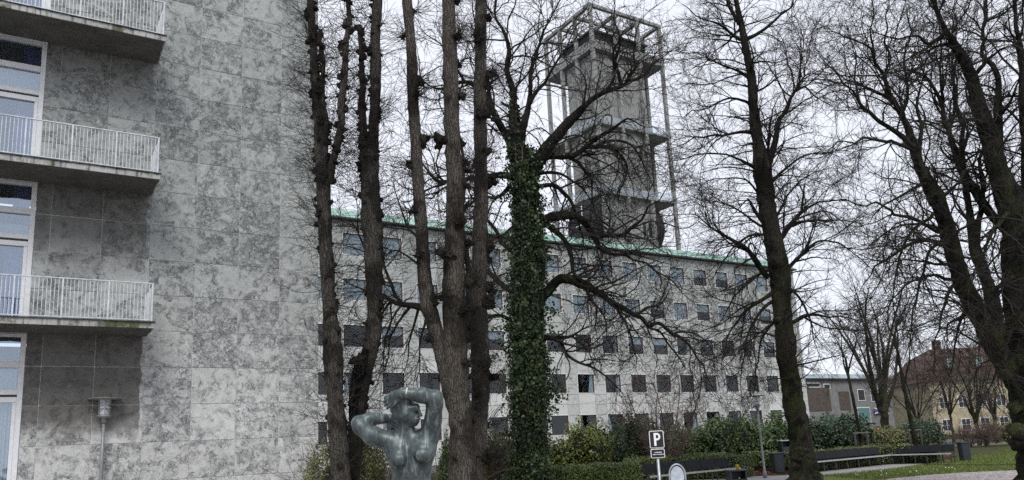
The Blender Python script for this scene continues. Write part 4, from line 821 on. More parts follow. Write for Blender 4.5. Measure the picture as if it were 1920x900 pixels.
for (x, y, s) in ((1496, 858, .22), (1504, 847, .26), (1514, 860, .22), (1494, 872, .18), (1484, 640, .15), (1457, 600, .13)):
    o = link('burl', random.choice(soft_burl), lime_G); o.location = Vector(at_t(x, y, G_t - .22)) - Vector(lime_G.location); o.scale = (s, s, s * .8); o.rotation_euler = (random.random(), random.random(), random.random() * 6)
# H: great multi-stemmed lime at the right edge
H_t = 19.0
lime_H, LH, trH = traced('multi_stemmed_lime_tree', 'huge many-stemmed lime leaning in from the right edge', H_t,
    "1956,925,84 1951,860,74 1946,800,80 1939,740,80 1928,680,72 1918,620,60 1911,540,54 1908,470,52 1904,420,50 1893,370,46 1878,335,40 1866,305,33", [
    ("1900,400,40 1880,350,36 1866,305,34 1858,265,33 1848,235,30 1833,191,26 1822,147,22 1808,114,20 1793,88,18 1775,59,15 1760,29,13 1747,0,13 1730,-60,11", 0, -.8), ("1876,345,22 1873,293,19 1872,220,16 1872,154,14 1863,128,12 1844,99,9 1846,37,9 1852,-50,8", .3, 1.2), ("1912,450,34 1930,360,30 1928,280,24 1920,200,18 1915,100,14 1905,40,11 1898,-50,8", 0, .8), ("1925,420,26 1950,330,22 1955,220,16 1945,100,12 1948,-40,9", .2, 1.0),
    ("1918,745,38 1895,700,38 1869,656,36 1833,589,35 1807,536,32 1789,478,30 1771,411,30 1753,367,30 1736,336,24 1722,306,20 1712,271,19 1698,235,16 1679,198,13 1665,169,11 1654,136,9 1635,106,7 1610,81,5 1577,66,4 1540,62,2.5", 0, -1.5), ("1712,275,12 1698,262,10 1672,242,9 1639,220,8 1610,194,7 1591,169,5 1573,143,4 1551,121,3", -1.2, -2.5), ("1668,182,7 1624,165,5 1588,147,4 1545,118,2.5", -1.2, -.4), ("1712,280,8 1694,273,7 1661,268,6 1628,258,6 1591,264,4 1562,275,3", -1.2, -2.8), ("1735,335,10 1722,290,10 1728,240,8 1722,190,6 1730,140,4 1724,80,3", -1, -.2), ("1690,220,7 1700,180,6 1695,130,5 1705,80,4 1700,20,3", -1.2, -.6), ("1660,155,6 1668,110,5 1660,60,4 1668,0,3", -1.3, -.6), ("1640,112,5 1632,70,4 1636,20,3 1630,-30,2", -1.4, -1), ("1612,196,5 1600,150,4 1604,110,3 1595,70,2", -2, -1.6),
    ("1875,640,26 1860,560,24 1842,504,22 1829,469,22 1818,400,16 1808,340,16 1797,304,16 1778,249,13 1771,220,12 1767,191,11 1749,161,9 1731,143,8 1705,136,6 1676,134,5 1657,139,3", 0, 1.6), ("1778,249,7 1790,200,6 1788,140,5 1796,80,4 1790,20,3", 1.0, 1.8), ("1767,191,6 1762,140,5 1768,90,4 1760,30,3", 1.2, 1.6), ("1895,440,18 1870,415,17 1851,393,17 1829,358,18 1807,322,15 1802,257,10 1797,205,9 1790,150,6 1785,80,5 1790,10,3", .2, 2.0), ("1829,469,14 1835,420,12 1842,360,11 1838,300,9 1845,240,6", .4, 1.0),
    ("1765,435,9 1736,422,7 1704,407,7 1669,396,6 1642,382,5 1607,380,4 1562,373,3", -1, -2.6), ("1770,458,10 1731,451,8 1704,460,7 1673,478,7 1647,498,5 1620,530,3", -.8, -1.8), ("1795,527,7 1753,518,6 1718,522,5 1691,540,4 1669,562,3 1640,600,2", -.6, -1.9), ("1822,582,9 1802,593,8 1780,611,5 1772,645,3", -.4, -.9), ("1785,498,7 1740,491,5 1704,491,4 1664,487,3", -.8, .6), ("1735,345,8 1727,349,6.5 1711,356,6 1687,367,5 1660,384,5 1640,410,3", -1.2, -2), ("1750,400,7 1715,430,6 1690,480,5 1672,540,4 1668,600,3", -1, -1.9), ("1775,440,7 1745,470,6 1725,530,5 1712,600,4 1705,670,2.5", -.8, -1.6), ("1800,520,7 1775,560,6 1760,620,4 1752,680,3", -.5, -1.2), ("1812,560,6 1790,640,5 1785,700,3", -.4, .4),
    ("1775,60,9 1745,80,7 1715,70,5 1680,75,4 1640,60,3", -.7, -1.8), ("1800,100,8 1770,85,6 1735,95,5 1690,100,4 1655,85,3", -.6, .6), ("1822,150,8 1850,110,7 1880,90,5 1910,95,3", -.5, -1.2), ("1872,220,8 1895,190,6 1915,150,5", .8, 0), ("1845,230,7 1820,225,6 1780,235,4 1745,225,3", -.4, -1.6), ("1890,400,9 1860,440,7 1830,500,5 1815,560,3", -.5, -1.5), ("1900,520,9 1870,540,7 1845,600,5 1835,680,3", -.5, -1.4), ("1895,620,8 1870,690,6 1850,740,4", -.6, -1.2), ("1910,470,8 1930,430,7 1960,420,5", -.4, -1), ("1760,380,6 1790,350,5 1830,330,4 1860,300,3", -1, -2)],
    'bark_dark', dict(per_m=4.8, len=1.6, ang=45, curl=.15, trop=(0, 0, -.06), lo=.10, S=9), dict(per=8.0, len=.74, ang=40, curl=.18, trop=(0, 0, -.04), S=6), dict(per=3.4, len=.40, ang=38, curl=.18, trop=(0, 0, .05)), .3, .0037, n=18)
for (x, y, s) in ((1908, 808, .22), (1907, 832, .18), (1884, 700, .16), (1903, 765, .17)):
    o = link('burl', random.choice(soft_burl), lime_H); o.location = Vector(at_t(x, y, H_t - .15)) - Vector(lime_H.location); o.scale = (s, s, s * .9); o.rotation_euler = (random.random(), random.random(), random.random() * 6)

# --- procedural bare trees and shrubs farther off
def bare_tree(name, label, base, h, spread, nstem, mat, tm, r0, c1, c2, c3, fork=.25, min_r=.006, cat='tree', grp=None, lean=(0, 0)):
    base = np.array((base[0], base[1], 0.0)); tr = tag(empty(name, base), label, cat, grp); fh = h * fork; parts = []; L = []
    if fork > .05:
        P = np.stack([base + np.array((lean[0] * f, lean[1] * f, -.1 + (fh + .1) * f)) for f in np.linspace(0, 1, 9)]); P[:, :2] += rng.normal(0, .02 * h / 8, (9, 2)); R = np.linspace(r0 * 1.15, r0 * .85, 9); parts.append(limb_tube(P, R, 10, .05, .04)); top = P[-1]
    else: top = base + (0, 0, -.05)
    N = nstem; a = np.linspace(0, 2 * math.pi, N, endpoint=False) + rng.normal(0, .4, N); sp_ = spread * (.25 + .75 * rng.random(N)); D_ = unit(np.stack([np.cos(a) * sp_, np.sin(a) * sp_, np.full(N, h - fh)], 1))
    A_, RA = grow(np.repeat(top[None], N, 0) + rng.normal(0, r0 * .4, (N, 3)), D_, (h - fh) * (.65 + .4 * rng.random(N)), np.full(N, r0 * .55 + .01), 12, .05, np.array((0, 0, .1)), .15)
    for i in range(N): L.append((A_[i], RA[i])); parts.append(limb_tube(A_[i], RA[i], 6, .04, .03))
    put('trunk', merge(parts), M[mat], tr); put('crown', crown(L, c1, c2, c3, min_r=min_r), M[tm], tr, False); return tr
gp = lambda x, t: at_t(x, 800, t)
big = (dict(per_m=1.5, len=1.9, ang=38, curl=.08, trop=(0, 0, .12), lo=.1), dict(per=5, len=1.0, ang=36, curl=.1, trop=(0, 0, .08)), dict(per=2, len=.5, ang=34, curl=.1, trop=(0, 0, .1)))
bare_tree('vase_shaped_tree', 'bare vase-shaped tree with many upright stems in front of the grey annex', gp(1660, 58), 13.0, 4.2, 11, 'bark_g', 'twig_far', .30, *big, fork=.22, min_r=.007)
bare_tree('park_tree', 'slim bare tree left of the yellow house and behind the wooden tree guard', gp(1722, 62), 9.5, 3.2, 7, 'bark_g', 'twig_far', .11, *big, fork=.2, min_r=.008)
bare_tree('park_tree', 'round-headed bare tree in front of the yellow house facade', gp(1832, 60), 8.5, 4.4, 9, 'bark_g', 'twig_far', .14, *big, fork=.2, min_r=.008)
bare_tree('park_tree', 'bare tree close to the far right end of the yellow house', gp(1868, 66), 7.5, 3.6, 8, 'bark_g', 'twig_far', .12, *big, fork=.25, min_r=.008)
bare_tree('park_tree', 'bare tree in front of the red roof gable', gp(1785, 70), 10.0, 4.0, 7, 'bark_g', 'twig_far', .12, *big, fork=.25, min_r=.008)
shr = (dict(per_m=4, len=1.0, ang=42, curl=.11, trop=(0, 0, .15), lo=.2), dict(per=5, len=.5, ang=40, curl=.12, trop=(0, 0, .12)), dict(per=2, len=.28, ang=38, curl=.12, trop=(0, 0, .1)))
bare_tree('magnolia_shrub', 'bare pinkish-brown spreading shrub behind the parking sign', gp(1243, 33), 4.6, 3.2, 12, 'twig_red', 'twig_red', .08, *shr, fork=.03, min_r=.0055, cat='shrub')
bare_tree('twiggy_shrub', 'leafless brown twiggy shrub between the dark lime and the ivy trunk', gp(932, 26), 1.9, 1.3, 16, 'twig_brown', 'twig_brown', .03, *shr, fork=.02, min_r=.004, cat='shrub')
bare_tree('brown_hedge_shrub', 'low reddish-brown bare shrub below the round-headed tree', gp(1845, 56), 1.5, 1.4, 22, 'twig_red', 'twig_red', .03, *shr, fork=.02, min_r=.008, cat='shrub')
bare_tree('brown_hedge_shrub', 'low reddish-brown bare shrub beside the white parked car', gp(1815, 57), 1.3, 1.2, 18, 'twig_red', 'twig_red', .03, *shr, fork=.02, min_r=.008, cat='shrub')
sap = (dict(per_m=3, len=1.0, ang=40, curl=.1, trop=(0, 0, .1), lo=.3), dict(per=5, len=.5, ang=38, curl=.1, trop=(0, 0, 0)), dict(per=2, len=.3, ang=36, curl=.1, trop=(0, 0, 0)))
traced('young_tree', 'thin leaning young tree tied to the left wooden tree guard', 37.6, "1617,838,7 1614,822,6.5 1608,790,6 1600,750,5.5 1592,712,5 1585,670,4", ["1592,712,4 1580,670,3 1575,620,2", "1590,700,4 1600,660,3 1612,610,2", "1585,672,3 1570,640,2 1555,610,1.5"], 'bark_dark', *sap, .3, .006, 8)
traced('young_tree', 'thin leaning young tree tied to the right wooden tree guard', 39.0, "1718,832,9 1714,815,9 1707,785,8 1698,740,7 1690,700,6 1684,660,5", ["1690,700,5 1680,650,4 1678,590,3 1670,540,2", "1695,720,4 1705,670,3 1712,610,2", "1684,660,4 1670,620,3 1655,590,2"], 'bark_dark', *sap, .3, .006, 8)

# ------------------------------------------------------------------ shrubs, hedges
def shrub(name, label, cx, t, w_px, top_y, mat, nleaf, size, depth=None, cat='shrub', grp=None, z0=.05, twigs=0, lobes=9, cs=.60):
    c = at_t(cx, 830, t); top = at_t(cx, top_y, t)[2]; hw_ = w_px * t / F_PX / 2; dp = depth or hw_ * .8
    sh = tag(empty(name, (c[0], c[1], 0)), label, cat, grp); rt = np.array(ROT[:, 0]); rt[2] = 0; rt = _n(rt); bk = np.cross((0, 0, 1), rt)
    C = []; Nn = []; core = MB()
    for k in range(lobes):
        a = rng.uniform(-.75, .75); b = rng.uniform(-.7, .7); hh = top * (rng.uniform(.66, .98) if k else .95); lc = np.array((c[0], c[1], 0)) + rt * a * hw_ + bk * b * dp + np.array((0, 0, hh * .58)); ra = np.array((hw_ * rng.uniform(.36, .56), dp * rng.uniform(.35, .55), hh * .44))
        n_ = nleaf // lobes; d = unit(rng.normal(0, 1, (n_, 3))); lum = 1 + .18 * np.sin(d[:, 0] * 7 + k) * np.cos(d[:, 2] * 6 + k * 2) ; rr = (.62 + .42 * rng.random(n_) ** .6) * lum
        pts = lc + (rt * (d[:, :1] * ra[0]) + bk * (d[:, 1:2] * ra[1]) + np.array((0, 0, 1)) * (d[:, 2:] * ra[2])) * rr[:, None]; keep = pts[:, 2] > z0; C.append(pts[keep]); Nn.append((d + np.array((0, 0, .7)))[keep])
        V = []; 
        for la in np.linspace(-1.45, 1.45, 6):
            for lo in np.linspace(0, 2 * math.pi, 10, endpoint=False):
                q = lc + (rt * math.cos(la) * math.cos(lo) * ra[0] + bk * math.cos(la) * math.sin(lo) * ra[1] + np.array((0, 0, 1)) * math.sin(la) * ra[2]) * cs * random.uniform(.85, 1.1); q[2] = max(q[2], .02); V.append(q)
        core.poly(V, [(i*10+j, i*10+(j+1) % 10, (i+1)*10+(j+1) % 10, (i+1)*10+j) for i in range(5) for j in range(10)])
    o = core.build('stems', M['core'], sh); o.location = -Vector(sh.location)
    leaf_obj('leaves', np.concatenate(C), np.concatenate(Nn), size, mat, sh, fold=.18, aspect=.5)
    if twigs:
        N = twigs; a = rng.random(N) * 6.28; D_ = unit(np.stack([np.cos(a), np.sin(a), rng.uniform(.6, 2.2, N)], 1)); P0 = np.array((c[0], c[1], .05)) + rt * rng.uniform(-.8, .8, N)[:, None] * hw_ + bk * rng.uniform(-.7, .7, N)[:, None] * dp
        A_, RA = grow(P0, D_, top * rng.uniform(.5, 1.0, N), np.full(N, .012), 6, .12, np.array((0, 0, .1)), .4); p, d, r, tt, _ = spawn(A_, RA, 6, 40, .2, 1, .2); B_, RB = grow(p, d, .45 * (.4 + rng.random(len(p))), np.full(len(p), .006), 4, .15, np.array((0, 0, .1)), .6)
        put('twigs', merge([tubes(A_, RA, 3), tubes(B_, RB, 3)]), M['twig_brown'], sh, False)
    return sh
shrub('evergreen_shrub', 'olive green loose shrub beside the marble wing corner behind the statue', 672, 19.5, 190, 792, 'olive', 20000, .06, 1.0, twigs=70, cs=.22)
shrub('evergreen_shrub', 'dark green shrub right of the statue behind the stout lime', 845, 21, 60, 800, 'rhodo', 5200, .085, .6, twigs=20, cs=.3)
shrub('evergreen_shrub', 'green shrub between the slim dark lime and the ivy trunk', 940, 27, 80, 795, 'rhodo_y', 6000, .10, .9, twigs=14, cs=.4)
shrub('rhododendron_bush', 'yellow-green rhododendron immediately right of the ivy-clad trunk', 1085, 35, 120, 782, 'rhodo_y', 6500, .14, 1.4, grp='rhododendrons along the facade')
shrub('rhododendron_bush', 'dark rhododendron between the yellow-green bush and the parking sign', 1168, 37, 110, 772, 'rhodo_d', 5500, .14, 1.5, grp='rhododendrons along the facade')
shrub('ivy_covered_stump', 'narrow ivy-covered stump standing just left of the parking sign', 1190, 33, 36, 766, 'ivy', 3600, .10, .45, lobes=6)
shrub('rhododendron_bush', 'deep green rhododendron directly behind the parking sign', 1262, 39, 130, 786, 'rhodo', 6000, .15, 1.6, grp='rhododendrons along the facade')
shrub('rhododendron_bush', 'broad green rhododendron behind the near bench', 1345, 38, 130, 774, 'rhodo', 8000, .15, 1.7, grp='rhododendrons along the facade')
shrub('rhododendron_bush', 'tall yellowish green rhododendron behind the right-hand lamp post', 1430, 39, 120, 768, 'rhodo', 8000, .15, 1.7, grp='rhododendrons along the facade')
shrub('rhododendron_bush', 'glossy dark rhododendron right of the tall upright lime', 1560, 42, 150, 768, 'rhodo_d', 9500, .15, 1.9, grp='rhododendrons along the facade')
shrub('garden_shrub', 'loose dark shrub behind the right end of the long bench', 1742, 50, 120, 778, 'rhodo_d', 5500, .17, 2.0, twigs=40)
shrub('garden_shrub', 'low brown-green shrub between the two wooden tree guards', 1668, 47, 90, 796, 'olive', 3800, .15, 1.4, twigs=40)
shrub('garden_shrub', 'low green shrub at the foot of the yellow house by the right tree', 1890, 58, 70, 785, 'olive', 2600, .18, 1.3, twigs=24)
def hedge(name, label, pts, w_, h0, h1, nleaf, mat='hedge', size=.06, cat='hedge', grp=None):
    """clipped hedge following ground points"""
    P = [np.array((*p, 0.0)) for p in pts]; hd = tag(empty(name, P[0]), label, cat, grp); C = []; Nn = []; core = MB(); tot = sum(np.linalg.norm(b - a) for a, b in zip(P[:-1], P[1:]))
    for a, b in zip(P[:-1], P[1:]):
        L = np.linalg.norm(b - a); d = (b - a) / L; s = np.cross(d, (0, 0, 1)); n_ = int(nleaf * L / tot); x = rng.random(n_) * L; face = rng.random(n_); wob = .05 * np.sin(x * 2.3) + .04 * np.sin(x * 5.1 + 1)
        hh = h1 + wob; y = np.where(face < .45, (rng.random(n_) - .5) * w_, np.where(face < .8, w_ / 2, -w_ / 2) + rng.normal(0, .03, n_)); z = np.where(face < .45, hh + rng.normal(0, .035, n_), h0 + (hh - h0) * rng.random(n_))
        C.append(a + d * x[:, None] + s * y[:, None] + np.array((0, 0, 1)) * z[:, None]); nn = np.where((face < .45)[:, None], np.array((0, 0, 1.0)), s * np.sign(y)[:, None]); Nn.append(nn)
        q = [a + s * w_ * .42 + d * 0, a - s * w_ * .42, b - s * w_ * .42, b + s * w_ * .42]; core.prism([v + np.array((0, 0, max(h0 - .02, .02))) for v in q], (0, 0, h1 - h0 - .05))
    for e, o_ in ((P[0], P[1]), (P[-1], P[-2])):   # leafy ends
        d = _n(e - o_); s = np.cross(d, (0, 0, 1)); n_ = int(nleaf * .05 * w_); C.append(e + d * rng.normal(.03, .03, n_)[:, None] + s * ((rng.random(n_) - .5) * w_)[:, None] + np.array((0, 0, 1)) * (h0 + (h1 - h0) * rng.random(n_))[:, None]); Nn.append(np.tile(d, (n_, 1)))
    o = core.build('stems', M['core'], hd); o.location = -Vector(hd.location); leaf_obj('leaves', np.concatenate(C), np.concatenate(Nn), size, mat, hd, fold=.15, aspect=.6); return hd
def gz_(x, y, z): return at_z(x, y, z)[:2]
hedge('ground_cover_hedge', 'low wide green hedge between the ivy-clad trunk and the near bench', [gz_(1030, 880, .85), gz_(1110, 875, .85), gz_(1196, 871, .85)], 2.4, .02, .85, 12000, 'hedge', .07)
hedge('clipped_hedge', 'clipped hedge running behind the near bench', [gz_(1185, 862, .90), gz_(1300, 855, .90), gz_(1395, 852, .90)], 1.3, .05, .90, 9000, 'hedge', .07)
hedge('clipped_hedge', 'clipped hedge block behind the black bin at the foot of the tall lime', [gz_(1400, 850, .80), gz_(1482, 848, .80)], .8, .2, .80, 3600, 'hedge', .07)
fw_ = np.array(-ROT[:2, 2]); fw_ /= np.linalg.norm(fw_)
hedge('clipped_hedge', 'long clipped hedge behind the long curved bench', [gz_(1518, 866, .45) + fw_ * 1.35, gz_(1669, 852.5, .45) + fw_ * 1.35, gz_(1788, 849.2, .45) + fw_ * 1.35], .8, .05, .80, 9500, 'hedge', .07)
hedge('dry_border', 'strip of dry pale stalks and perennials beyond the long hedge', [gz_(1560, 822, .5), gz_(1700, 818, .5), gz_(1860, 812, .5)], 2.6, .02, .50, 7000, 'dry', .13, 'flower border')
# grass blades, fallen leaves, small white flowers (uncountable)
poly = np.array([g(1530, 893), g(1690, 878), g(1735, 872), g(1960, 830), g(1960, 880), g(1800, 886), g(1640, 900)])
def in_poly(p, poly):
    x, y = p[:, 0], p[:, 1]; c = np.zeros(len(p), bool); n = len(poly); j = n - 1
    for i in range(n):
        xi, yi = poly[i]; xj, yj = poly[j]; c ^= ((yi > y) != (yj > y)) & (x < (xj - xi) * (y - yi) / (yj - yi + 1e-12) + xi); j = i
    return c
mn, mxx = poly.min(0), poly.max(0); pp = mn + (mxx - mn) * rng.random((150000, 2)); pp = pp[in_poly(pp, poly)][:60000]; N = len(pp); a = rng.random(N) * 6.28; hh = .05 + .05 * rng.random(N); wv = np.stack([np.cos(a), np.sin(a)], 1) * .012; ln = rng.normal(0, .03, (N, 2))
V = np.zeros((N, 3, 3)); V[:, 0, :2] = pp - wv; V[:, 1, :2] = pp + wv; V[:, 2, :2] = pp + ln; V[:, 2, 2] = hh; V[:, :2, 2] = .002
M['blade'] = leaf('grass_blade', [(.062, .082, .018), (.090, .125, .024), (.115, .150, .030), (.14, .155, .045)])
tag(link('grass', fast_mesh('grass', V.reshape(-1, 3), np.arange(N * 3).reshape(-1, 3), M['blade'])), 'short winter grass blades on the lawn', 'grass', kind='stuff')
pm_ = np.array(mul); mn, mxx = pm_.min(0), pm_.max(0); pp = mn + (mxx - mn) * rng.random((60000, 2)); pp = pp[in_poly(pp, pm_)][:9000]; C = np.c_[pp, .015 + .03 * rng.random(len(pp))]
v, q = leaf_cloud(C, np.tile((0, 0, 1.0), (len(C), 1)), .07, .1, .7, .5); tag(link('leaf_litter', fast_mesh('leaf_litter', v, q, M['litter'])), 'reddish fallen leaves under the benches', 'leaves', kind='stuff')
pp = mn; poly2 = np.array([g(1560, 890), g(1690, 878), g(1800, 876), g(1800, 884), g(1640, 897)]); mn, mxx = poly2.min(0), poly2.max(0); pp = mn + (mxx - mn) * rng.random((4000, 2)); pp = pp[in_poly(pp, poly2)][:55]; C = np.c_[pp, .05 + .03 * rng.random(len(pp))]
v, q = leaf_cloud(C, np.tile((0, 0, 1.0), (len(C), 1)), .05, .1, .8, .5); tag(link('snowdrops', fast_mesh('snowdrops', v, q, M['sign_white'])), 'tiny white flowers scattered in the grass near the bench', 'flowers', kind='stuff')
# ------------------------------------------------------------------ park lamps
def lamp(label, x, y, h):
    L = tag(empty('park_lamp', (x, y, 0)), label, 'street lamp', 'park lamps with disc tops')
    MB().lathe([(.0, -.02), (.075, -.02), (.065, .25), (.044, .28), (.040, h * .5), (.034, h - .54), (.0, h - .54)], 16).build('pole', M['lamp_grey'], L)
    MB().lathe([(0, h - .56), (.047, h - .56), (.055, h - .50), (.055, h - .45), (.142, h - .43), (.146, h - .385), (.125, h - .375), (0, h - .375)], 20).build('collar', M['lamp_grey'], L)
    MB().lathe([(.122, h - .374), (.132, h - .05)], 24).build('lamp_glass', M['lamp_glass'], L)
    MB().lathe([(0, h - .37), (.105, h - .365), (.025, h - .25), (.018, h - .235), (0, h - .235)], 20).build('reflector', M['sign_white'], L)
    MB().lathe([(0, h - .232), (.105, h - .228), (.105, h - .20), (.03, h - .19), (.028, h - .09), (0, h - .085)], 16).build('bulb', M['sign_white'], L)
    MB().lathe([(0, h - .08), (.11, h - .078), (.115, h - .045), (.355, h - .028), (.37, h - .020), (.355, h - .012), (.1, h + .004), (0, h + .006)], 32).build('disc', M['lamp_disc'], L)
    rd = MB()
    for k in range(3): a = k * 2.1 + .5; rd.bar((.136 * math.cos(a), .136 * math.sin(a), h - .39), (.136 * math.cos(a), .136 * math.sin(a), h - .05), .010)
    rd.build('stay_rods', M['lamp_grey'], L)
    return L
p = at_t(197, 746, 17.6); lamp('grey park lamp with flat disc top in front of the marble wing', p[0], p[1], p[2])
p = at_z(1435, 897); q = at_t(1413, 740, 29.74); l2 = lamp('grey park lamp with disc top beside the path and black bin', p[0], p[1], q[2])
l2.rotation_euler = (0, math.radians(-.6), 0)

# ------------------------------------------------------------------ parking sign
fwd = np.array(-ROT[:, 2]); fwd[2] = 0; fwd = _n(fwd); rgt = np.array((fwd[1], -fwd[0], 0)); HEAD = math.atan2(rgt[1], rgt[0])     # local x = right, local y = away from the camera
sp = at_t(1231, 830, 15.5); S_ = tag(empty('parking_sign', (sp[0], sp[1], 0), HEAD), 'black parking sign with white P on a grey post', 'sign')
def zat(y, t=15.5, x=1231): return at_t(x, y, t)[2]
def plate(z0, z1, wd, yo, mat, name, parent, r=.03, th=.012):
    pts = []
    for cx, cz, a0 in ((wd/2 - r, z0 + r, -90), (wd/2 - r, z1 - r, 0), (-wd/2 + r, z1 - r, 90), (-wd/2 + r, z0 + r, 180)):
        for k in range(5): a = math.radians(a0 + k * 22.5); pts.append((cx + r * math.cos(a), yo, cz + r * math.sin(a)))
    return MB().prism(pts, (0, th, 0)).build(name, mat, parent)
zt, zm1, zm2, zb = zat(807.5), zat(840), zat(841.5), zat(858.5)
MB().lathe([(.03, -.05), (.03, zt - .02), (0, zt - .02)], 12).build('post', M['galv'], S_)
for z0, z1, wd in ((zm1, zt, .285), (zb, zm2, .275)):
    plate(z0, z1, wd, -.045, M['sign_white'], 'border', S_); plate(z0 + .013, z1 - .013, wd - .026, -.051, M['sign_black'], 'sign_face', S_, .02, .005)
# letter P
hP = (zt - zm1) * .74; zc = (zt + zm1) / 2; x0 = -.055; stw = .042
lp = MB().box(x0, x0 + stw, -.056, -.052, zc - hP/2, zc + hP/2)
Rb = hP * .29; cb = zc + hP/2 - Rb; n = 14; V = []
for k in range(n + 1):
    a = math.pi / 2 - math.pi * k / n
    for rr, rx in ((Rb, Rb * .95), (Rb - .038, Rb * .95 - .036)): V.append((x0 + stw + .018 + rx * math.cos(a), -.0555, cb + rr * math.sin(a)))
lp.poly(V, [(2*k, 2*k+1, 2*k+3, 2*k+2) for k in range(n)])
for s in (1, -1): zz0 = cb + s * Rb; zz1 = cb + s * (Rb - .038); lp.box(x0 + stw - .002, x0 + stw + .019, -.0558, -.0522, min(zz0, zz1), max(zz0, zz1))
lp.build('letter_p', M['sign_white'], S_)
# two lines of small print, too fine to read
tx = MB(); zmid = (zm2 + zb) / 2
for row, (x0_, x1_, z_) in enumerate(((-.065, .075, zmid + .018), (-.10, .105, zmid - .022))):
    x = x0_
    while x < x1_: wd = random.uniform(.006, .013); tx.box(x, x + wd, -.0545, -.0525, z_ - .008 + random.uniform(0, .003), z_ + .008 + random.choice((0, 0, .004))); x += wd + random.uniform(.004, .010)
tx.build('small_print', M['sign_white'], S_)
for sx in (-.10, .10):
    for z_ in (zm1 + .03, zt - .03): MB().lathe([(0, 0), (.006, 0), (.006, .004), (0, .004)], 8).build('bolt', M['galv'], S_, (sx, -.054, z_))
# ------------------------------------------------------------------ hooped stand with oval plate
hp_ = at_t(1269, 880, 14.6); Hs = tag(empty('hoop_stand', (hp_[0], hp_[1], 0), HEAD), 'grey metal hoop holding a pale oval plate below the parking sign', 'stand')
zt2 = at_t(1269, 870.5, 14.6)[2]; rw = .148; pts = [(-rw, 0, -.05), (-rw, 0, zt2 - .25)] + [(-rw * math.cos(a), 0, zt2 - .20 + .20 * math.sin(a)) for a in np.linspace(.15, math.pi - .15, 15)] + [(rw, 0, zt2 - .25), (rw, 0, -.05)]
MB().tube(pts, [.016] * len(pts), 10).build('hoop', M['galv'], Hs)
ov = [(.122 * math.cos(a), 0, zt2 - .225 + .18 * math.sin(a)) for a in np.linspace(0, 2 * math.pi, 32, endpoint=False)]; MB().prism(ov, (0, .012, 0)).build('oval_plate', M['mirror'], Hs)
rim = [(.126 * math.cos(a), .006, zt2 - .225 + .184 * math.sin(a)) for a in np.linspace(0, 2 * math.pi, 33)]; MB().tube(rim, [.007] * 33, 8, False).build('plate_rim', M['galv'], Hs)
# ------------------------------------------------------------------ benches
def bench(label, pa, pb_, nseg, zseat, zback, board='bench_black', depth_sign=1, name='park_bench'):
    """bench of nseg bays from ground point pa to pb_; the back is on the far side"""
    a = np.array((*pa, 0.0)); b = np.array((*pb_, 0.0)); L = np.linalg.norm(b - a); d = (b - a) / L; B_ = tag(empty(name, a, math.atan2(d[1], d[0])), label, 'bench')
    w_ = L / nseg
    for i in range(nseg):
        x0, x1 = i * w_ + .012, (i + 1) * w_ - .012
        MB().prism([(x0, .44, zseat + .05), (x0, .475, zseat + .05), (x0, .60, zback), (x0, .565, zback)], (x1 - x0, 0, 0)).build('back_panel', M[board], B_, None, .004)
        for k in range(4): MB().box(x0, x1, .03 + k * .105, .03 + k * .105 + .09, zseat - .03, zseat).build('seat_slat', M[board], B_)
    MB().box(0, L, -.02, .015, zseat - .05, zseat + .008).build('seat_edge', M['bench_edge'], B_)
    for i in range(nseg + 1):
        x = min(max(i * w_, .03), L - .03); lg = MB().box(x - .02, x + .02, .02, .06, 0, zseat - .052).box(x - .02, x + .02, .42, .46, 0, zseat - .035).box(x - .02, x + .02, .021, .45, zseat - .075, zseat - .053); lg.bar((x, .47, zseat - .03), (x, .62, zback + .01), .03, .03, (1, 0, 0)); lg.build('leg', M['dark_metal'], B_)
    return B_
def gb(x, y, z): return at_z(x, y, z)[:2]
bench('black slatted bench with pale seat edge behind the parking sign', gb(1218, 893, .45), gb(1388, 876.5, .45), 6, .45, .84)
bench('long black bench, left straight half ending at the tall lime', gb(1522, 866, .45), gb(1669, 852.5, .45), 7, .45, .82)
bench('long black bench, right half ending beside the black bin', gb(1670.5, 852.3, .45), gb(1783, 849.5, .45), 5, .45, .82)
bench('grey bench seen over the hedge left of the tall lime', gb(1400, 847, .48), gb(1462, 841.5, .48), 2, .48, .98, 'bench_grey')
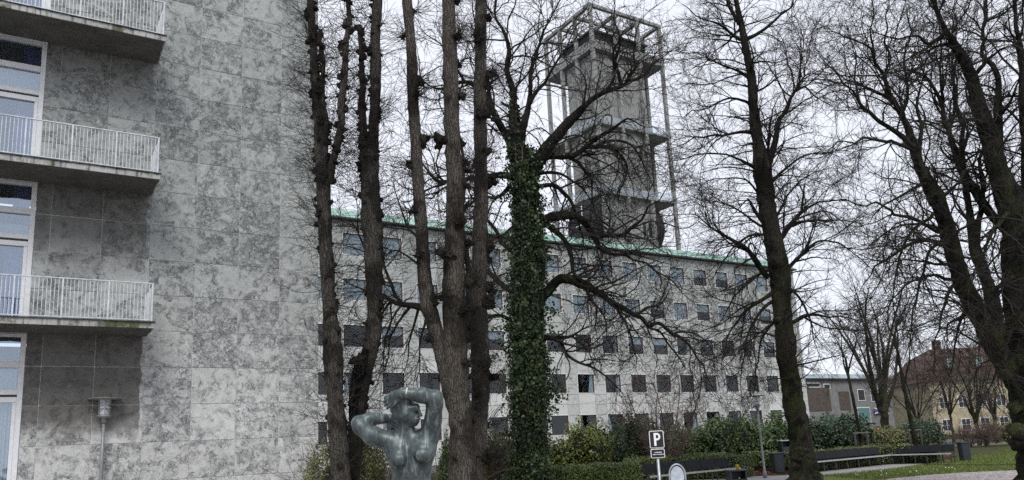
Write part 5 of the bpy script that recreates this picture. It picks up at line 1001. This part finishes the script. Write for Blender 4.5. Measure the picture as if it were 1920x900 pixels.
# ------------------------------------------------------------------ litter bins
def bin_(label, x, y, h, w_=.46, kind=0, rz=HEAD):
    B_ = tag(empty('litter_bin', (x, y, 0), rz), label, 'bin', 'park litter bins')
    n = 12
    if kind == 0:
        V = []; r = w_ / 2
        for z, s in ((.04, .86), (.06, .9), (h * .55, .96), (h - .1, 1.0)):
            for k in range(24):
                a = 2 * math.pi * k / 24; c_, s_ = math.cos(a), math.sin(a); e = 4.5; V.append((r * s * np.sign(c_) * abs(c_) ** (2/e), r * s * np.sign(s_) * abs(s_) ** (2/e), z))
        MB().poly(V, [(i*24+j, i*24+(j+1) % 24, (i+1)*24+(j+1) % 24, (i+1)*24+j) for i in range(3) for j in range(24)] + [tuple(range(24))[::-1], tuple(range(72, 96))], False).build('body', M['bin'], B_)
        MB().box(-r * .86, r * .86, -r * .86, r * .86, h - .098, h - .065).build('rim', M['dark_metal'], B_); MB().box(-r * 1.06, r * 1.06, -r * 1.06, r * 1.06, h - .063, h - .02).build('lid', M['bin'], B_, None, .01)
        for sx in (-1, 1): MB().box(sx * r * .6 - .03, sx * r * .6 + .03, -.03, .03, 0, .039).build('foot', M['dark_metal'], B_)
    else:
        r = w_ / 2
        MB().box(-r, r, -r, r, .05, h - .30).box(-r, -r + .04, -r, r, h - .299, h - .05).box(r - .04, r, -r, r, h - .299, h - .05).box(-r + .041, r - .041, r - .04, r, h - .299, h - .05).build('body', M['bin'], B_)
        MB().box(-r - .05, r + .05, -r - .05, r + .05, h - .048, h).build('lid', M['bench_edge'] if kind == 2 else M['bin'], B_, None, .008); MB().box(-r + .05, r - .05, -r - .02, -r - .003, .12, h - .34).build('door', M['dark_metal'], B_); MB().box(-.02, .02, -r - .035, -r - .021, h * .45, h * .52).build('lock', M['galv'], B_)
        for sx in (-1, 1): MB().box(sx * r * .7 - .03, sx * r * .7 + .03, -.03, .03, 0, .049).build('foot', M['dark_metal'], B_)
    return B_
p = at_z(1460, 888); hb = at_t(1458, 848, np.dot(p - CAM, -ROT[:, 2]))[2]; bin_('dark litter bin on the path edge left of the tall lime', p[0], p[1], hb, .52)
p = at_z(1811, 865); hb = at_t(1807, 828, np.dot(p - CAM, -ROT[:, 2]))[2]; bin_('dark litter bin on the lawn at the right end of the long bench', p[0], p[1], hb, .44, 0)
p = at_t(1381, 890, 26.5); p3 = at_t(1381, 880.5, 26.5); bin_('square dark bin with a yellow cup on top beside the near bench', p[0], p[1], p3[2], .54, 1)
cup = tag(empty('yellow_cup', (p[0] + .10, p[1] + .02, p3[2])), 'small yellow cup standing on the square bin', 'cup')
MB().lathe([(0, .002), (.045, .002), (.058, .15), (.062, .155), (.054, .155), (.045, .14), (0, .14)], 16).build('cup_body', M['yellow'], cup)
p = at_t(1474, 845, 36); p3 = at_t(1474, 825, 36); bin_('pale-lidded bin half hidden behind the trunk of the tall lime', p[0], p[1], p3[2], .5, 2)
# ------------------------------------------------------------------ tree guards
def guard(label, x0, x1, ytop, t):
    a = at_t(x0, ytop, t); b = at_t(x1, ytop - 1, t); h = a[2]; mid = (a + b) / 2; G_ = tag(empty('tree_guard', (mid[0], mid[1], 0)), label, 'tree guard', 'wooden tree guards'); a = a - mid; b = b - mid; d = _n((b - a) * (1, 1, 0)); s = np.array((-d[1], d[0], 0)); L = np.linalg.norm((b - a)[:2]) / 2 * .85
    for p_ in (-d * L, d * L, s * L * 1.1): MB().tube([(p_[0], p_[1], 0), (p_[0], p_[1], h - .03)], [.05, .05], 10).build('post', M['wood_dark'], G_)
    MB().bar((*(-d * L * 1.25)[:2], h), (*(d * L * 1.25)[:2], h), .09, .055).build('rail', M['wood_top'], G_)
    MB().bar((*(-d * L * 1.05)[:2], h - .07), (*(s * L * 1.2)[:2], h - .07), .07, .05).build('rail', M['wood_top'], G_); MB().bar((*(d * L * 1.05)[:2], h - .13), (*(s * L * 1.2)[:2], h - .13), .07, .05).build('rail', M['wood_top'], G_)
guard('three-post wooden tree guard just right of the tall lime', 1600, 1627, 812, 37.5); guard('three-post wooden tree guard behind the right half of the long bench', 1702, 1727, 806.5, 39.0)
# ------------------------------------------------------------------ parked cars far right, red lamp
def car(label, x, y, rz, mat):
    C_ = tag(empty('parked_car', (x, y, 0), rz), label, 'car', 'cars parked near the yellow house')
    prof = [(-2.1, .35), (-2.15, .75), (-1.95, .95), (-1.2, 1.0), (-.55, 1.42), (.75, 1.45), (1.5, 1.02), (2.05, .92), (2.15, .6), (2.1, .32)]
    MB().prism([(a, -.85, b) for a, b in prof], (0, 1.7, 0)).build('body', M[mat], C_, None, .05)
    for s in (-1, 1):
        yy = s * .856
        for (pts) in ([(-1.05, 1.0), (-.5, 1.36), (.05, 1.38), (.05, 1.0)], [(.12, 1.0), (.12, 1.38), (.7, 1.39), (1.3, 1.02)]): MB().prism([(a, yy, b) for a, b in pts], (0, s * .01, 0)).build('window', M['roof_dark'], C_)
        for xx in (-1.3, 1.35):
            wl = MB().tube([(xx, s * .70, .32), (xx, s * .87, .32)], [.32, .32], 18).build('wheel', M['tyre'], C_); MB().tube([(xx, s * .872, .32), (xx, s * .885, .32)], [.19, .18], 14).build('rim', M['galv'], wl)
    MB().prism([(1.52, -.7, 1.04), (1.52, .7, 1.04), (.80, .62, 1.43), (.80, -.62, 1.43)], (.02, 0, .02)).build('windscreen', M['roof_dark'], C_)
    for s in (-1, 1): MB().box(2.12, 2.17, s * .62 - .15, s * .62 + .15, .62, .78).build('headlight', M['frame_paint'], C_)
q = at_z(1803, 819.5); car('white car parked left of the trunk in front of the yellow house', q[0], q[1], HEAD + .2, 'car_white')
q = at_z(1852, 817.5); car('second pale car parked right of the white one behind bare shrubs', q[0], q[1], HEAD + .15, 'car_white')
q = at_t(1645, 805, 60); RL = tag(empty('signal_lamp', (q[0], q[1], 0), HEAD), 'small red signal lamp glowing beyond the dry border', 'traffic light')
kq = NM('red_signal_light'); kq.set(kq.b, 'Emission Color', (1, .09, .02, 1)); kq.set(kq.b, 'Emission Strength', 2.0); M['red_light'] = kq.base((.5, .03, .01), .4)
MB().tube([(0, .12, 0), (0, .12, q[2] + .25)], [.04, .04], 8).build('post', M['dark_metal'], RL); MB().box(-.13, .13, -.08, .08, q[2] - .2, q[2] + .22).build('housing', M['dark_metal'], RL); MB().tube([(0, -.081, q[2]), (0, -.10, q[2])], [.055, .055], 14).build('lens', M['red_light'], RL)

# ------------------------------------------------------------------ bronze statue: one continuous surface from a blended distance field
ST_T = 5.2; SC = ST_T / F_PX
def J(x, y, w_=0.0): return at_t(x, y, ST_T - w_ * SC)     # traced joint, w_ in pixels towards the camera
caps = []; ells = []
def cap(a, ra, b, rb, k=9.0): caps.append((np.array(a), ra * SC, np.array(b), rb * SC, k * SC))
def ell(c, r, axis_up=None, k=9.0):
    """ellipsoid with radii (across, up, toward camera) in pixels"""
    up = _n(axis_up) if axis_up is not None else np.array((0, 0, 1.0)); rt = _n(np.cross(fwd, up)); tw_ = np.cross(up, rt); ells.append((np.array(c), np.array(r) * SC, np.array([rt, up, -tw_]), k * SC))
# trunk
ell(J(771, 858, 0), (41, 46, 25), k=10); ell(J(772, 902, 1), (37, 48, 24), k=12); ell(J(773, 950, 0), (36, 44, 24), k=12); ell(J(775, 990, -2), (49, 40, 31), k=14)
cap(J(736, 827, -3), 14, J(806, 817, -3), 15, 12); ell(J(748, 845, 6), (24, 26, 20), k=14); ell(J(795, 838, 6), (24, 26, 20), k=14)
ell(J(749, 862, 23), (15.5, 15, 15), k=5.5); ell(J(793, 853, 23), (15.5, 15, 15), k=5.5); ell(J(747, 848, 12), (13, 16, 12), k=9); ell(J(796, 839, 12), (13, 16, 12), k=9)
cap(J(763, 826, -2), 15, J(764, 797, 2), 12.5, 10)                                     # neck
cap(J(757, 818, 8), 5, J(761, 796, 9), 4, 6)
# head: long axis from chin to crown, face turned to the right and down
hu = J(754, 748, 0) - J(776, 798, 0); ell(J(764, 771, 4), (20, 27, 23), hu, 5); ell(J(774, 783, 10), (12, 16, 15), hu, 5); ell(J(775.5, 793, 12), (7, 6.5, 8), hu, 4)
cap(J(782, 764, 20), 2.2, J(789.5, 778, 22), 2.9, 3.0); cap(J(789, 778.5, 22), 2.7, J(784, 780, 21), 2.4, 2.0)          # nose
cap(J(781, 786, 23.5), 2.0, J(788, 785, 20), 1.7, 1.0); cap(J(780, 790, 22.5), 2.2, J(786, 789.5, 19.5), 1.8, 1.0)       # lips
cap(J(770, 765, 22), 2.2, J(782, 761.5, 18.5), 2.0, 6); ell(J(775, 770, 20.5), (4.0, 1.9, 2.2), hu, 3); ell(J(778, 764, 12), (9, 8, 10), hu, 6); ell(J(770, 779, 17), (8, 7, 7), hu, 5)        # brow, eyes
ell(J(759, 764, 22), (3.6, 7, 3.0), hu, 2.0); ell(J(758, 766, 24.5), (2.0, 4, 1.6), hu, 1.2)          # ear
ell(J(752, 766, -2), (20, 26, 22), hu, 4); ell(J(757, 752, 6), (19, 14, 20), hu, 4); cap(J(744, 786, -8), 12, J(750, 800, -10), 8, 6)        # hair mass
for k in range(7): f = k / 6; cap(J(748 + 14 * f, 745 + 4 * f, 22 - 3 * f), 2.0, J(740 + 13 * f, 778 + 3 * f, 17 - 4 * f), 1.6, 2.0)   # strands
# right arm (viewer's left): out to the elbow and back behind the neck
cap(J(733, 828, 0), 18, J(700, 818, 2), 17, 12); cap(J(700, 818, 2), 17, J(676, 801, 4), 14.5, 8); cap(J(676, 800, 4), 13, J(671, 793, 0), 12, 6)
cap(J(672, 792, 0), 12.5, J(693, 786, -8), 12, 5); cap(J(693, 786, -8), 12, J(727, 785, -20), 9, 5); ell(J(738, 787, -22), (13, 9, 6), k=5)
for k in range(4): cap(J(744, 780 + k * 4.6, -21), 3.0, J(757 - k, 778 + k * 5.5, -19), 2.5, 1.2)
cap(J(735, 780, -18), 3.2, J(745, 772, -14), 2.6, 1.5)
# left arm (viewer's right): up to the elbow, forearm across the brow
cap(J(804, 818, 0), 18.5, J(812, 788, 6), 16.5, 7); cap(J(812, 788, 6), 16.5, J(815, 757, 12), 15, 3); cap(J(815, 757, 12), 15, J(816, 747, 15), 14, 6); cap(J(817, 745, 15), 12, J(820, 741, 16), 8, 6)
cap(J(814, 746, 16), 14.5, J(790, 741, 22), 14, 6); cap(J(790, 741, 22), 14, J(757, 737, 24), 10, 6); cap(J(757, 737, 24), 10, J(750, 738, 24), 9.3, 5)
ell(J(742, 743, 22), (13, 9.5, 7), J(742, 730, 22) - J(733, 745, 22), 5)
for k, (x1, y1, x2, y2, x3, y3) in enumerate(((737, 739, 728, 742, 721.5, 746), (735, 744, 726, 749, 720, 753.5), (736, 749, 727.5, 755, 722, 760), (739, 753, 731, 760.5, 726, 766))):
    cap(J(x1, y1, 22), 3.7, J(x2, y2, 21), 3.1, 1.6); cap(J(x2, y2, 21), 3.1, J(x3, y3, 14), 2.7, 1.0)
cap(J(748, 748, 26), 3.6, J(742, 757, 28), 3.2, 2); cap(J(742, 757, 28), 3.2, J(736, 763, 26), 2.8, 1.2)     # thumb
# legs to the plinth
zf = .36; hipz = J(775, 1000)[2]; cB = J(775, 1000, 0)
def BL(dx, z, w_=0): return np.array((cB[0], cB[1], 0)) + rgt * dx * SC - fwd * w_ * SC + np.array((0, 0, z))
kz = zf + .47; az = zf + .085
for s, kn in ((-1, 3), (1, 12)):
    cap(BL(s * 21, hipz - .02, 0), 27, BL(s * 16, kz, kn), 16, 10); ell(BL(s * 16, kz, kn + 4), (14, 17, 15), k=8); cap(BL(s * 16, kz - .02, kn - 2), 15.5, BL(s * 15, kz - .16, kn - 6), 15.5, 8); cap(BL(s * 15, kz - .16, kn - 6), 15, BL(s * 14, az, 0), 9, 8)
    cap(BL(s * 14, zf + .035, -4), 10, BL(s * 16, zf + .028, 26), 9, 6); cap(BL(s * 16, zf + .026, 26), 9, BL(s * 18, zf + .018, 44), 6.5, 6)
allp = np.array([c[0] for c in caps] + [c[2] for c in caps]); mn, mxx = allp.min(0) - .12, allp.max(0) + .12; h_ = .0055; dims = np.ceil((mxx - mn) / h_).astype(int) + 1
field = np.full(dims, .08, np.float32); gx = [mn[i] + h_ * np.arange(dims[i]) for i in range(3)]
def region(c0, c1, m): 
    lo = np.maximum(((np.minimum(c0, c1) - m - mn) / h_).astype(int), 0); hi = np.minimum(((np.maximum(c0, c1) + m - mn) / h_).astype(int) + 2, dims); return tuple(slice(a, b) for a, b in zip(lo, hi))
def blend(sl, d, k):
    f = field[sl]; h2 = np.clip(.5 + .5 * (f - d) / k, 0, 1); field[sl] = f + (d - f) * h2 - k * h2 * (1 - h2)
def pts_in(sl): return np.stack(np.meshgrid(*[gx[i][sl[i]] for i in range(3)], indexing='ij'), -1)
items = [('e',) + e for e in ells[:10]] + [('c',) + c for c in caps] + [('e',) + e for e in ells[10:]]
for it in items:
    if it[0] == 'c':
        _, a, ra, b, rb, k = it; sl = region(a, b, max(ra, rb) + k * 1.5 + .02); X = pts_in(sl); ba = b - a; t = np.clip(((X - a) @ ba) / (ba @ ba + 1e-9), 0, 1); d = np.linalg.norm(X - a - t[..., None] * ba, axis=-1) - (ra + (rb - ra) * t)
    else:
        _, c, r, ax, k = it; sl = region(c, c, r.max() + k * 1.5 + .02); X = (pts_in(sl) - c) @ ax.T; k0 = np.linalg.norm(X / r, axis=-1); k1 = np.linalg.norm(X / (r * r), axis=-1); d = k0 * (k0 - 1) / (k1 + 1e-6)
    blend(sl, d.astype(np.float32), k)
def surface_nets(fld, mn, h):
    s = fld < 0; nx, ny, nz_ = fld.shape; acc = np.zeros((nx-1, ny-1, nz_-1, 3), np.float32); cnt = np.zeros((nx-1, ny-1, nz_-1), np.float32)
    offs = [(i, j, k) for i in (0, 1) for j in (0, 1) for k in (0, 1)]
    def sub(o, a=None): return a[o[0]:nx-1+o[0], o[1]:ny-1+o[1], o[2]:nz_-1+o[2]]
    for o in offs:
        for ax in range(3):
            if o[ax]: continue
            o2 = list(o); o2[ax] = 1; a = sub(o, fld); b = sub(o2, fld); m = (a < 0) != (b < 0); t = np.where(m, a / np.where(m, a - b, 1), 0)
            for c in range(3): acc[..., c] += np.where(m, (o[c] + (t if c == ax else 0)), 0)
            cnt += m
    cell = cnt > 0; idx = np.full(cell.shape, -1, np.int64); ids = np.argwhere(cell); idx[cell] = np.arange(len(ids)); V = mn + h * (ids + acc[cell] / cnt[cell][:, None]); Q = []
    for ax in range(3):
        sl1 = [slice(1, -1)] * 3; sl1[ax] = slice(0, -1); a = s[tuple(sl1)]; sl2 = list(sl1); sl2[ax] = slice(1, None); b = s[tuple(sl2)]; e = np.argwhere(a != b); fl = a[tuple(e.T)]; e = e + np.array([0 if i == ax else 1 for i in range(3)]); u, v = [(1, 2), (2, 0), (0, 1)][ax]
        def I(du, dv): q = e.copy(); q[:, u] -= du; q[:, v] -= dv; return idx[tuple(q.T)]
        q = np.stack([I(1, 1), I(0, 1), I(0, 0), I(1, 0)], 1); q[~fl] = q[~fl][:, ::-1]; Q.append(q)
    return V, np.concatenate(Q)
Vs, Qs = surface_nets(field, mn, h_)
stc = BL(0, 0); statue = tag(empty('bronze_statue', (stc[0], stc[1], zf)), 'bronze nude statue with both arms raised round her head in the foreground', 'statue')
me = fast_mesh('figure', Vs - np.array(statue.location), Qs, M['bronze'], True); fig = link('figure', me, statue); md = fig.modifiers.new('smooth', 'SMOOTH'); md.factor = .5; md.iterations = 1
wr = J(762, 739, 24); dirw = _n(J(790, 741, 22) - J(757, 737, 24)); uu = _n(np.cross(dirw, fwd)); vv = np.cross(dirw, uu)
ring = [wr + (uu * math.cos(a) + vv * math.sin(a)) * (11.0 * SC) - np.array(statue.location) for a in np.linspace(math.radians(-50), math.radians(95), 12)]
MB().tube([ring[i] for i in range(12)], [.003 + .003 * math.sin(math.pi * i / 11) for i in range(12)], 8).build('pale_mark', M['verdigris_mark'], statue)
pl = tag(empty('statue_plinth', (stc[0], stc[1], 0), HEAD), 'low granite plinth carrying the bronze statue', 'plinth')
MB().box(-.34, .34, -.34, .34, .0, .10).box(-.29, .29, -.30, .27, .102, .362).build('plinth_block', M['slab'], pl, None, .01)
